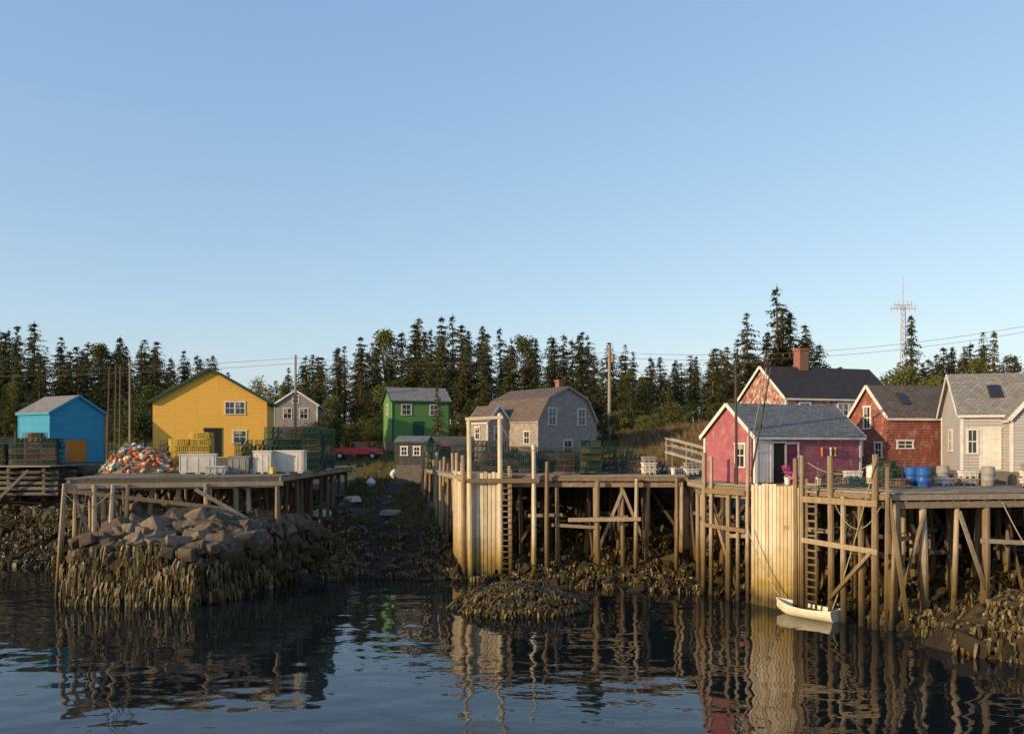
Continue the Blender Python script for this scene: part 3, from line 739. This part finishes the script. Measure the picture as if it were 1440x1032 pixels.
# middle wharf
mw = empty('fishing_wharf'); z = 5.78
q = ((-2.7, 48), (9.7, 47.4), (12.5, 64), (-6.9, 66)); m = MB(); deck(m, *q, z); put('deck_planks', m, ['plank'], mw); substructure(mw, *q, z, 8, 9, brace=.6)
cribwall(mw, (-2.45, 47.7), (-.72, 47.6), .3, 5.9)
cribwall(mw, (-2.75, 48.2), (-3.5, 51.2), .6, 5.9)
ladder(mw, -.3, 47.4, .4, 6.1, 0)
m = MB()
for x, y, t, r, mi in ((-2.4, 47.45, 8.95, .13, 1), (-.68, 47.45, 9.25, .13, 1), (1.2, 47.4, 7.5, .12, 1), (1.95, 47.4, 6.55, .12, 0), (-.15, 47.5, 6.3, .1, 0), (-2.75, 47.6, 6.9, .12, 0), (4.75, 47.3, 5.5, .13, 0), (6.9, 47.2, 5.6, .13, 0), (9.1, 47.1, 5.7, .13, 0)): pile(m, x, y, t, r, (R.uniform(-.12, .12), -.05), mi=mi)
for k in range(11):
    t = k / 11; pile(m, -2.9 - 4.1 * t, 49.2 + 17 * t, 6.3 + R.uniform(0, .8), .12)
m.beam((-2.6, 47.4, 8.92), (-.5, 47.4, 9.02), .12, .17, 1); m.beam((3.1, 47.1, 3.35), (7.1, 47.0, 3.4), .08, .22)
m.beam((-2.5, 47.3, 5.5), (1.5, 47.25, 5.5), .1, .24)
put('tall_piles', m, ['pile', 'crib'], mw)
# right wharf
rw = empty('fishing_wharf'); z = 5.56
qa = ((9.8, 43), (15.2, 34.4), (22, 46), (9.8, 53)); qb = ((15.25, 34.45), (30, 37), (31, 52), (22.05, 46))
m = MB(); deck(m, *qa, z); deck(m, *qb, z); put('deck_planks', m, ['plank'], rw)
substructure(rw, *qa, z, 7, 9, skipfront=True, brace=.7); substructure(rw, *qb, z, 11, 8, brace=.8)
cribwall(rw, (11.32, 40.35), (12.8, 38.0), -.3, 5.62)
ladder(rw, 13.1, 37.35, -.2, 6.0, -1.01, .5)
m = MB()
E = lambda a, o=0: (9.8 + 5.4 * a - .85 * o, 43 - 8.6 * a - .53 * o)
for a, t, r in ((0, 7.1, .14), (.05, 6.9, .11), (.285, 7.9, .1), (.555, 6.9, .13), (.59, 7.0, .11), (.735, 7.0, .13), (.95, 7.1, .15), (.80, 5.3, .12), (.88, 5.3, .12), (.16, 5.3, .13), (.22, 5.3, .1)):
    x, y = E(a, .15); pile(m, x, y, t, r, (R.uniform(-.08, .08), R.uniform(-.05, .05)), -.7)
x0, y0 = E(.6, .3); x1, y1 = E(.97, .3); m.beam((x0, y0, 3.3), (x1, y1, 3.15), .08, .22); m.beam((x0, y0, 5.1), (x1, y1, 5.1), .1, .26)
x0, y0 = E(.02, .3); x1, y1 = E(.28, .3); m.beam((x0, y0, 3.5), (x1, y1, 3.4), .08, .2); m.beam((x0, y0, 5.2), (x1, y1, 5.2), .1, .24)
m.beam((15.1, 34.2, 5.4), (15.9, 34.0, -.5), .13, .16); m.beam((15.0, 34.1, 6.6), (14.95, 34.15, -.4), .1, .1)
x0, y0 = E(.74, .3); x1, y1 = E(.94, .35); m.beam((x0, y0, .9), (x1, y1, 3.1), .07, .15)
put('tall_piles', m, ['pile'], rw)

# hoist booms
m = MB(); m.cyl((10.95, 41.6, 5.5), (10.9, 41.6, 11.55), .08, .06, 8); m.cyl((10.9, 41.6, 11.45), (12.4, 41.4, 11.5), .06, .05, 7)
m.cyl((11.35, 40.5, 6), (12.5, 41.2, 11.2), .045, .04, 6); m.cyl((12.35, 41.4, 11.5), (12.35, 41.4, 8.6), .015, .015, 4); m.cyl((10.9, 41.6, 10.6), (11.4, 41.5, 11.46), .035, .035, 5)
m.box((12.4, 41.4, 11.4), (.3, .16, .12)); m.lathe((11.9, 41.0, 8.3), [(.05, 0), (.12, .05), (.12, .2), (.05, .25)], 8)
put('dock_hoist', m, ['rust'])
m = MB()
def sag(mb, a, b, s, r=.012, n=14, mi=0):
    a, b = Vector(a), Vector(b); pr = a
    for i in range(1, n + 1):
        t = i / n; p = a.lerp(b, t); p.z -= s * 4 * t * (1 - t); mb.cyl(pr, p, r, r, 4, mi, False); pr = p
sag(m, (11.0, 39.9, 3.6), (11.95, 38.15, .75), .3, .028); sag(m, (14.7, 34.5, 6.9), (13.7, 36.5, .45), .35, .028); sag(m, (11.3, 40.2, 7.8), (12.3, 41.3, 11.2), .1, .018)
sag(m, (14.75, 34.7, 6.8), (13.1, 37.8, 6.7), .5, .02); sag(m, (20.3, 35.4, 5.2), (21.3, 32.6, 1.7), .5, .025); sag(m, (-.7, 47.3, 8.8), (1.2, 47.3, 7.2), .6, .018)
sag(m, (13.7, 36.5, 5.2), (14.9, 34.5, 5.0), 1.1, .022); sag(m, (-21.9, 41.7, 5.2), (-20, 42.4, 5.1), .7, .02)
put('mooring_rope', m, ['rope'])

# ---------------------------------------------------------------- boats
def skiff_mesh(mats, L=2.9, B=1.25, Hh=.48):
    n, k = 14, 8
    def sec(t, off):
        b = B / 2 * (1 - max(0, (t - .42) / .58) ** 2.3) * (.80 + .2 * min(1, t / .4)) - off; b = max(b, .012)
        zk = .02 + .30 * max(0, (t - .7) / .3) ** 2.2 + off * .8; zs = Hh * (1 + .5 * (t - .35) ** 2 * 2.0)
        row = []
        for j in range(-k, k + 1):
            ph = abs(j) / k * math.pi / 2; y = b * math.sin(ph) ** .75 * (1 if j >= 0 else -1); zz = zk + (zs - zk) * (1 - math.cos(ph) ** 1.1)
            row.append(Vector(((t - .5) * (L - 2 * off), y, zz)))
        return row
    mb = MB()
    def surf(rows, mi, flip=False):
        w = len(rows[0]); vs = [p for r in rows for p in r]
        fs = [(i * w + j, i * w + j + 1, (i + 1) * w + j + 1, (i + 1) * w + j) for i in range(len(rows) - 1) for j in range(w - 1)]
        fs.append(tuple(range(w)))
        mb.ifaces(vs, fs, mi)
    o = [sec(i / n, 0) for i in range(n + 1)]; i_ = [sec(i / n, .035) for i in range(n + 1)]
    surf(o, 0); surf(i_, 1)
    for side in (0, -1):
        for a, b in zip(o, o[1:]): mb.beam(a[side], b[side], .06, .05, 2)
    mb.beam(o[0][0], o[0][-1], .05, .05, 2)
    for tt in (.12, .42, .70):
        r = sec(tt, .04); zz = Hh * .62; wy = abs(r[-1].y) * .93; mb.box(((tt - .5) * L, 0, zz), (.24, wy * 2, .03), 0, 2)
    mb.beam(((.0 - .5) * L + .1, 0, .0), ((.85 - .5) * L, 0, .03), .03, .06, 0)
    mb.cyl((-.5, .25, Hh * .7), (.95, .12, Hh * .72), .02, .02, 5, 2)
    return mb.mesh('skiff', mats, False)
SK = skiff_mesh(['cream', 'white', 'cream']); SKG = skiff_mesh(['toteg', 'oldwood', 'toteg'])
addo('rowing_dinghy', SK, None, (12.85, 37.3, -.08), math.radians(128), 1.02)
for p, r, sx, me in (((-13.2, 60, 0), 1.4, .9, SK), ((-8.2, 59.5, 0), 1.0, .75, SKG), ((-12.0, 63, 0), 2.2, .8, SK)):
    z = H(p[0], p[1]); addo('overturned_skiff', me, None, (p[0], p[1], z + .48 * sx), 0, sx, (math.pi, 0.08, r))
# ---------------------------------------------------------------- traps
def trapmesh(wire, net, X=1.1, Y=.54, Z=.36, t=.016):
    m = MB()
    gx = [X * i / 9 - X / 2 for i in range(10)]; gy = [Y * i / 4 - Y / 2 for i in range(5)]; gz = [Z * i / 3 for i in range(4)]
    for y in gy:
        for z in (0, Z): m.box((0, y, z), (X, t, t))
    for z in gz[1:-1]:
        for y in (-Y / 2, Y / 2): m.box((0, y, z), (X, t, t))
    for x in gx:
        for z in (0, Z): m.box((x, 0, z), (t, Y, t))
        for y in gy if x in (gx[0], gx[-1]) else (gy[0], gy[-1]): m.box((x, y, Z / 2), (t, t, Z))
    for z in gz[1:-1]:
        for x in (gx[0], gx[-1]): m.box((x, 0, z), (t, Y, t))
    for a, b in ((-.12, .0), (.18, .3)):
        m.face([(a, -Y * .45, .02), (b, -Y * .45, Z * .95), (b, Y * .45, Z * .95), (a, Y * .45, .02)], 1)
    m.box((0, 0, .03), (X * .7, Y * .6, .03), 0, 1); m.box((X * .38, 0, .05), (.2, .1, .07), 0, 2)
    for y in (-Y * .4, Y * .4): m.box((0, y, -.02), (X, .04, .03), 0, 2)
    return m.mesh('lobster_trap', [wire, net, 'rust'])
TG = [trapmesh('wg', 'netg'), trapmesh('wg', 'net')]; TY = [trapmesh('wy', 'nety', t=.03), trapmesh('wy', 'nety', t=.03)]; TB = [trapmesh('wb', 'netg'), trapmesh('wg', 'netg'), trapmesh('wb', 'net')]
def stack(x, y, z, rz, nx, ny, nz, kinds, drop=.15):
    e = empty('lobster_trap_stack', (x, y, z), rz); 
    for i in range(nx):
        for j in range(ny):
            top = nz - (1 if R.random() < .35 else 0) - (1 if R.random() < drop else 0)
            for k in range(max(1, top)):
                addo('trap', R.choice(kinds), e, ((i - (nx - 1) / 2) * 1.16 + R.uniform(-.06, .06), (j - (ny - 1) / 2) * .6 + R.uniform(-.03, .03), .05 + k * .39), R.uniform(-.08, .08))
stack(-19.2, 51.2, 5.85, .1, 2, 2, 6, TY, .1); stack(-13.7, 54, 5.85, 0, 3, 3, 7, TG + TB, .3); stack(-17.4, 57.5, 5.85, 0, 2, 2, 5, TG)
stack(-23.0, 60.5, 5.85, .1, 3, 2, 5, TB); stack(-14.2, 60, 5.85, .2, 3, 2, 7, TG)
stack(-34.7, 62.3, 6.0, 0, 3, 2, 6, TB, .3); stack(-38.5, 62.3, 6.0, 0, 3, 2, 6, TG + TB, .3); stack(-37, 64.5, 6.0, 0, 4, 1, 6, TY + TB, .3)
stack(-.2, 51.8, 5.78, 0, 3, 2, 4, TG + TB); stack(3.2, 52.6, 5.78, .06, 3, 3, 4, TG + TB, .3); stack(4.6, 50.0, 5.78, 1.5, 2, 2, 5, TG)
stack(7.4, 50.4, 5.78, .05, 3, 1, 3, TB, .3); stack(6.6, 55, 5.78, .05, 2, 2, 4, TG); stack(-4.6, 61.8, 5.78, .1, 3, 2, 5, TG + TB, .3); stack(-2.2, 56, 5.78, .1, 3, 2, 5, TG + TB, .2)
stack(.7, 61, 5.78, .1, 3, 2, 4, TG + TB, .2); stack(4.8, 60, 5.78, .1, 3, 2, 3, TB, .4)
stack(15.2, 39.0, 5.56, -.4, 2, 1, 2, TB, .2); stack(18.3, 40.0, 5.56, .3, 2, 2, 3, TB + TG, .3); stack(17.2, 38.4, 5.56, .7, 1, 2, 2, TB)
stack(20.8, 43.4, 5.56, .1, 1, 2, 2, TB)

# totes and crates
def tote(name, x, y, z, rz, sx, sy, sz, mt='tote'):
    m = MB(); t = .06; s = .94
    m.box((0, 0, .12), (sx * s, sy * s, .06))
    for k in (-1, 1):
        m.box((k * (sx / 2 - t), 0, sz / 2 + .06), (t, sy * s, sz - .12)); m.box((0, k * (sy / 2 - t), sz / 2 + .06), (sx * s - t * 2.2, t, sz - .12))
        m.box((k * (sx / 2 - t / 2), 0, sz - .03), (t * 1.4, sy, .09)); m.box((0, k * (sy / 2 - t / 2), sz - .03), (sx - 2.9 * t, t * 1.4, .09))
        for j in (-1, 0, 1): m.box((j * sx * .38, k * sy * .36, .045), (sx * .14, sy * .16, .09)); m.box((j * sx * .3, k * (sy / 2 - .035), sz * .5), (.06, .05, sz * .7))
    m.box((0, 0, sz - .08), (sx - 3 * t, sy - 3 * t, .03))
    o = put(name, m, [mt], None, (x, y, z), rz)
    bv = o.modifiers.new('b', 'BEVEL'); bv.width = .012; bv.segments = 2
tote('insulated_tote', -17.7, 48.2, 5.85, .25, 2.0, 1.1, 1.12); tote('insulated_tote', -16.45, 47.3, 5.85, .35, 1.1, 1.0, .45)
tote('fish_crate', -15.4, 48.2, 5.85, .2, 1.15, 1.0, .98, 'toteg'); tote('insulated_tote', -14.15, 48.6, 5.85, .1, 1.05, 1.0, 1.3); tote('insulated_tote', -12.9, 49.4, 5.85, .05, 1.9, 1.1, 1.3)
for x, y, rz, k in ((22.0, 41.2, .1, 0), (20.6, 40.6, .3, 0), (21.6, 40.4, 0, 0), (19.5, 41.3, .2, 0), (16.2, 40.6, .1, 0), (24.5, 40.5, 0, 0), (10.3, 49, .1, 0), (7.9, 49.3, .1, 0)):
    for k in range(R.randint(1, 3)): tote('fish_crate', x, y, 5.57 + .34 * k + (.22 if y > 47 else 0), rz + R.uniform(-.1, .1), .8, .5, .33, R.choice(['toteg', 'tote', 'toteg']))

def barrel(x, y, z, mt, name='plastic_barrel'):
    m = MB(); pr = [(.27, 0), (.29, .03), (.295, .28), (.31, .30), (.295, .32), (.295, .58), (.31, .60), (.295, .62), (.29, .86), (.26, .9), (.24, .88)]
    m.lathe((0, 0, 0), pr, 18); m.cyl((.12, 0, .88), (.12, 0, .92), .04, .04, 8)
    put(name, m, [mt], None, (x, y, z), 0, True)
for x, y, mt in ((18.2, 38.9, 'blue'), (18.8, 39.1, 'blue'), (18.5, 38.4, 'blue'), (21.0, 41.6, 'toteg'), (22.2, 39.8, 'toteg'), (18.0, 42.6, 'buoy_w')): barrel(x, y, 5.57, mt)
def bucket(x, y, z, mt):
    m = MB(); m.lathe((0, 0, 0), [(.12, 0), (.15, .33), (.165, .34), (.165, .37), (.14, .37), (.125, .1)], 12)
    for k in range(6):
        a, b = math.pi * k / 6, math.pi * (k + 1) / 6; m.cyl((.16 * math.cos(a), 0, .35 + .12 * math.sin(a)), (.16 * math.cos(b), 0, .35 + .12 * math.sin(b)), .008, .008, 4)
    put('bucket', m, [mt], None, (x, y, z), R.uniform(0, 3))
for x, y, mt in ((14.6, 40.6, 'buoy_w'), (15.2, 40.8, 'blue'), (13.2, 40.9, 'buoy_w'), (9.2, 48.6, 'buoy_w'), (-13.4, 47.8, 'buoy_y'), (17.0, 41.4, 'toteg')): bucket(x, y, 5.86 if x < 0 else 5.79 if x < 10 else 5.57, mt)
def chair(x, y, z, rz):
    m = MB()
    for k in (-1, 1):
        m.beam((k * .27, -.32, 0), (k * .27, -.32, .55), .04, .08); m.beam((k * .27, .35, 0), (k * .25, -.3, .36), .035, .09); m.box((k * .32, -.05, .57), (.13, .74, .025))
    for j in range(5): m.box((0, -.28 + j * .11, .37 - j * .03), (.52, .09, .022))
    for j in range(-2, 3): m.beam((j * .095, .16, .24), (j * .115, .44, .98 - abs(j) * .05), .085, .02)
    m.beam((-.27, .3, .56), (.27, .3, .56), .03, .06)
    put('adirondack_chair', m, ['pink'], None, (x, y, z), rz)
chair(13.7, 41.7, 5.57, .5)
BY = []
for a in ('buoy_o', 'buoy_w', 'buoy_y', 'buoy_t', 'buoy_p', 'buoy_o', 'buoy_w'):
    m = MB(); m.lathe((0, 0, 0), [(.03, -.2), (.08, -.18), (.095, -.05), (.095, .02)], 10, 0); m.lathe((0, 0, 0), [(.095, .02), (.09, .08), (.05, .17), (.02, .18)], 10, 1); m.cyl((0, 0, -.32), (0, 0, .4), .012, .012, 5, 2)
    BY.append(m.mesh('buoy', [a, R.choice(['buoy_w', 'buoy_o', 'buoy_p']), 'oldwood'], True))
bp = empty('buoy_and_rope_pile', (-21.4, 49, 5.85))
m = MB(); vs = []; fs = []; n = 26
for i in range(n):
    for j in range(n):
        u, v = i / (n - 1) * 2 - 1, j / (n - 1) * 2 - 1; d = math.hypot(u, v); vs.append((u * 2.1, v * 1.3, max(0, (1 - d * d)) * 1.4 * (1 + .5 * nf(u * 4, v * 4, 1))))
m.ifaces(vs, [(i * n + j, (i + 1) * n + j, (i + 1) * n + j + 1, i * n + j + 1) for i in range(n - 1) for j in range(n - 1)]); put('net_heap', m, [mat('net_heap', (.16, .15, .11), (.32, .18, .10), 7)], bp)
def coil(mb, c, r, mi):
    mx = Matrix.Rotation(R.uniform(0, 6.28), 3, 'Z') @ Matrix.Rotation(R.gauss(0, .6), 3, 'X')
    for l in range(3):
        rr = r * R.uniform(.8, 1.15); pr = None
        for k in range(13):
            a = 6.283 * k / 12; p = mx @ Vector((rr * math.cos(a), rr * math.sin(a) * .8, l * .035 + R.uniform(-.02, .02))) + Vector(c)
            if pr is not None: mb.cyl(pr, p, .018, .018, 4, mi, False)
            pr = p
m = MB()
for i in range(300):
    u, v = R.uniform(-1, 1), R.uniform(-1, 1); d = math.hypot(u, v)
    if d > 1: continue
    z = (1 - d * d) * 1.4 * (1 + .5 * nf(u * 4, v * 4, 1)); p = (u * 2.1, v * 1.3, z + .06)
    if i % 2 == 0: coil(m, p, R.uniform(.12, .28), R.randint(0, 3))
    else: addo('buoy', R.choice(BY), bp, (p[0], p[1], p[2] + R.uniform(0, .12)), 0, R.uniform(.8, 1.3), (R.uniform(0, 3), R.uniform(0, 3), R.uniform(0, 3)))
put('rope_coils', m, ['buoy_o', 'buoy_t', 'rope', 'buoy_p'], bp)
for (x, y) in ((-10.9, 66), (-9.6, 69.5)):
    m = MB(); m.lathe((0, 0, .3), [(.03, -.38), (.2, -.3), (.36, -.05), (.36, .08), (.22, .3), (.06, .38), (.05, .46)], 14); put('mooring_buoy', m, ['buoy_w'], None, (x, y, H(x, y)), 0, True)

for i, (x, y, t, r, l) in enumerate(((-27.6, 58.5, 12.8, .07, .3), (-27.2, 58.6, 13.0, .07, .15), (-26.8, 58.4, 12.9, .08, .1), (-26.3, 58.7, 13.2, .1, 0))):
    m = MB(); m.cyl((x - l, y, H(x, y) - .4), (x, y, t), r, r * .6, 7); m.cyl((x, y, t - .02), (x, y, t + .12), r * .3, r * .2, 5); put('spar_pole', m, ['pole'] if i == 3 else ['bark'])
def upole(x, y, top, r=.14, arm=True, name='utility_pole', mt='pole'):
    m = MB(); m.cyl((x, y, H(x, y) - .5), (x, y, top), r, r * .7, 9)
    if arm:
        m.beam((x - .35, y - .13, top - .5), (x + .35, y - .13, top - .5), .08, .1)
        for k in (-.3, .3): m.cyl((x + k, y - .13, top - .44), (x + k, y - .13, top - .24), .03, .04, 6)
        m.cyl((x + .3, y, top - 1.7), (x + .3, y, top - 1.0), .16, .16, 10)
    put(name, m, [mt])
upole(-20.3, 80, 15.9, .15, False); upole(9.6, 84, 17.3, .2, True); upole(52, 74, 19.5, .14, True)
m = MB()
for k in (0, .5):
    sag(m, (-85, 84, 15.4 - k), (-20.3, 80, 15.6 - k), 1.0, .016, 20); sag(m, (-20.3, 80, 15.6 - k), (9.6, 84, 16.6 - k), .8, .016, 20); sag(m, (9.6, 84, 16.6 - k), (52, 74, 19.2 - k), 1.6, .016, 20)
sag(m, (9.6, 84, 16.2), (5.5, 76, 12.3), .3, .015); put('power_line', m, ['oldwood'])
# radio mast
m = MB(); x, y = 55, 120
for k in range(3):
    a = k * 2.094; m.cyl((x + .6 * math.cos(a), y + .6 * math.sin(a), 10), (x + .3 * math.cos(a), y + .3 * math.sin(a), 27), .07, .06, 5)
for i in range(20):
    z = 10 + i * .85
    for k in range(3):
        a, b = k * 2.094, (k + 1) * 2.094; r = .6 - .3 * (z - 10) / 17; m.cyl((x + r * math.cos(a), y + r * math.sin(a), z), (x + r * math.cos(b), y + r * math.sin(b), z + .85), .03, .03, 4)
m.cyl((x, y, 27), (x, y, 31.3), .07, .03, 5)
for dz, w in ((26.6, 1.7), (27.1, 1.2)):
    m.cyl((x - w, y, dz), (x + w, y, dz), .06, .06, 5)
    for k in range(-2, 3): m.cyl((x + k * w / 2, y, dz - .45), (x + k * w / 2, y, dz + .55), .065, .065, 5)
put('radio_mast', m, ['steel'])
# ramp with railing
m = MB(); A, B_ = Vector((10.4, 58, 7.0)), Vector((14.0, 55.5, 5.9)); d = (B_ - A); n = Vector((.53, .85, 0)) * 1.1
for s in (0, 1): m.beam(A + n * s, B_ + n * s, .06, .14)
for i in range(18):
    t = (i + .5) / 18; p = A + d * t; m.beam(p + Vector((0, 0, .12)), p + n + Vector((0, 0, .12)), .17, .03)
for s in (0, 1):
    for t in (.02, .35, .68, .98): p = A + d * t + n * s; m.beam(p - Vector((0, 0, 1.2)), p + Vector((0, 0, .95)), .06, .06)
    for h in (.5, .93): m.beam(A + n * s + Vector((0, 0, h)), B_ + n * s + Vector((0, 0, h)), .04, .07)
put('access_ramp', m, ['ramp'])
m = MB()
for i in range(26):
    x, y = R.uniform(11.5, 17), R.uniform(55, 60); addrock(m, (x, y, max(H(x, y), 5.6) + .1), R.uniform(.8, 1.8))
put('ledge_boulders', m, ['ledge'])
m = MB()
for i in range(60):
    x, y = R.uniform(-5, 8), R.uniform(62, 68); z = max(H(x, y), 5.8) + .1; a = R.uniform(-.4, .4); l = R.uniform(1, 3); m.beam((x, y, z), (x + l * math.cos(a), y + l * math.sin(a), z + R.uniform(0, .5)), .18, .05)
for i in range(22):
    x, y = R.choice([(-18.5, 45.6), (16, 37.5), (23, 38.6), (2.6, 48.8)]); a = R.uniform(-.5, .5); l = R.uniform(.6, 1.8)
    zz = 5.86 if x < 0 else (5.8 if y > 47 else 5.58); zz += .03 + .045 * R.randint(0, 2); x += R.uniform(-.5, .5); y += R.uniform(-.2, .3)
    m.beam((x, y, zz), (x + l * math.cos(a), y + l * math.sin(a) * .4, zz + .01), .14, .035)
put('lumber_pile', m, ['oldwood'])
def truck(x, y, rz):
    z = H(x, y); e = empty('pickup_truck', (x, y, z + .02), rz); m = MB()
    side = [(-2.4, .5), (2.4, .5), (2.45, .95), (1.25, 1.08), (.75, 1.62), (-.45, 1.65), (-.6, 1.08), (-2.4, 1.08)]
    w = .85; m.face([(a, -w, b) for a, b in side]); m.face([(a, w, b) for a, b in side[::-1]])
    for (a, b), (c, d) in zip(side, side[1:] + side[:1]): m.face([(a, -w, b), (a, w, b), (c, w, d), (c, -w, d)][::-1])
    put('body', m, ['redbody'], e)
    g = MB()
    for s in (-1, 1): g.face([(1.1, s * (w + .008), 1.1), (.72, s * (w + .008), 1.55), (-.38, s * (w + .008), 1.57), (-.5, s * (w + .008), 1.1)])
    g.face([(1.27, -.75, 1.12), (1.27, .75, 1.12), (.8, .7, 1.6), (.8, -.7, 1.6)]); g.box((-1.5, 0, 1.09), (1.6, 1.45, .03)); put('glass', g, ['glass'], e)
    t = MB()
    for a in (-1.5, 1.55):
        for s in (-1, 1): t.cyl((a, s * .66, .36), (a, s * .88, .36), .37, .37, 18, 0); t.cyl((a, s * .87, .36), (a, s * .895, .36), .2, .2, 12, 1)
    t.box((2.5, 0, .58), (.12, 1.7, .2), 0, 1); t.box((-2.47, 0, .58), (.12, 1.7, .16), 0, 1); put('wheels_and_bumpers', t, ['rubber', 'steel'], e)
truck(-15.0, 82, .15)

# ---------------------------------------------------------------- camera, light, sky
EL = math.radians(13); SX, SY = -.85, -.53
w = bpy.data.worlds.new('World'); sc.world = w; w.use_nodes = True; nt = w.node_tree
sk = nt.nodes.new('ShaderNodeTexSky'); sk.sky_type = 'NISHITA'; sk.sun_disc = False; sk.sun_elevation = EL
sk.sun_rotation = math.atan2(SX, SY) % (2 * math.pi); sk.air_density = 1.0; sk.dust_density = 1.0; sk.ozone_density = 1.5
bg = nt.nodes['Background']
sp = N(nt, 'ShaderNodeSeparateColor'); nt.links.new(sk.outputs[0], sp.inputs[0]); cb = N(nt, 'ShaderNodeCombineColor')
for i, (pw, ml) in enumerate(((.70, 1.86), (.58, 2.30), (.40, 3.30))):
    p = N(nt, 'ShaderNodeMath', operation='POWER'); nt.links.new(sp.outputs[i], p.inputs[0]); p.inputs[1].default_value = pw
    q = N(nt, 'ShaderNodeMath', operation='MULTIPLY'); nt.links.new(p.outputs[0], q.inputs[0]); q.inputs[1].default_value = ml
    nt.links.new(q.outputs[0], cb.inputs[i])
tc = N(nt, 'ShaderNodeTexCoord').outputs['Generated']
cl = nz(nt, tc, 2.2, 7, .62, (1, 1, 3.5))
col = mix(nt, ramp(nt, cl, .55, .8, 0, .12), cb.outputs[0], (4.6, 4.9, 5.3))
nt.links.new(col, bg.inputs[0]); bg.inputs[1].default_value = .15
sl = bpy.data.lights.new('sun', 'SUN'); sl.energy = 5.0; sl.angle = math.radians(.5); sl.color = (1, .74, .42)
so = addo('sun', sl); dv = Vector((-SX * math.cos(EL), -SY * math.cos(EL), -math.sin(EL))); so.rotation_euler = dv.to_track_quat('-Z', 'Y').to_euler()
cd = bpy.data.cameras.new('camera'); co = addo('camera', cd); co.location = (0, 0, 7.5); co.rotation_euler = (math.radians(90), 0, 0)
cd.sensor_width = 36; cd.lens = 30; cd.shift_y = 109 / 1440; cd.clip_end = 6000; cd.clip_start = .1
sc.camera = co
sc.view_settings.view_transform = 'Standard'; sc.view_settings.look = 'None'; sc.view_settings.exposure = 0
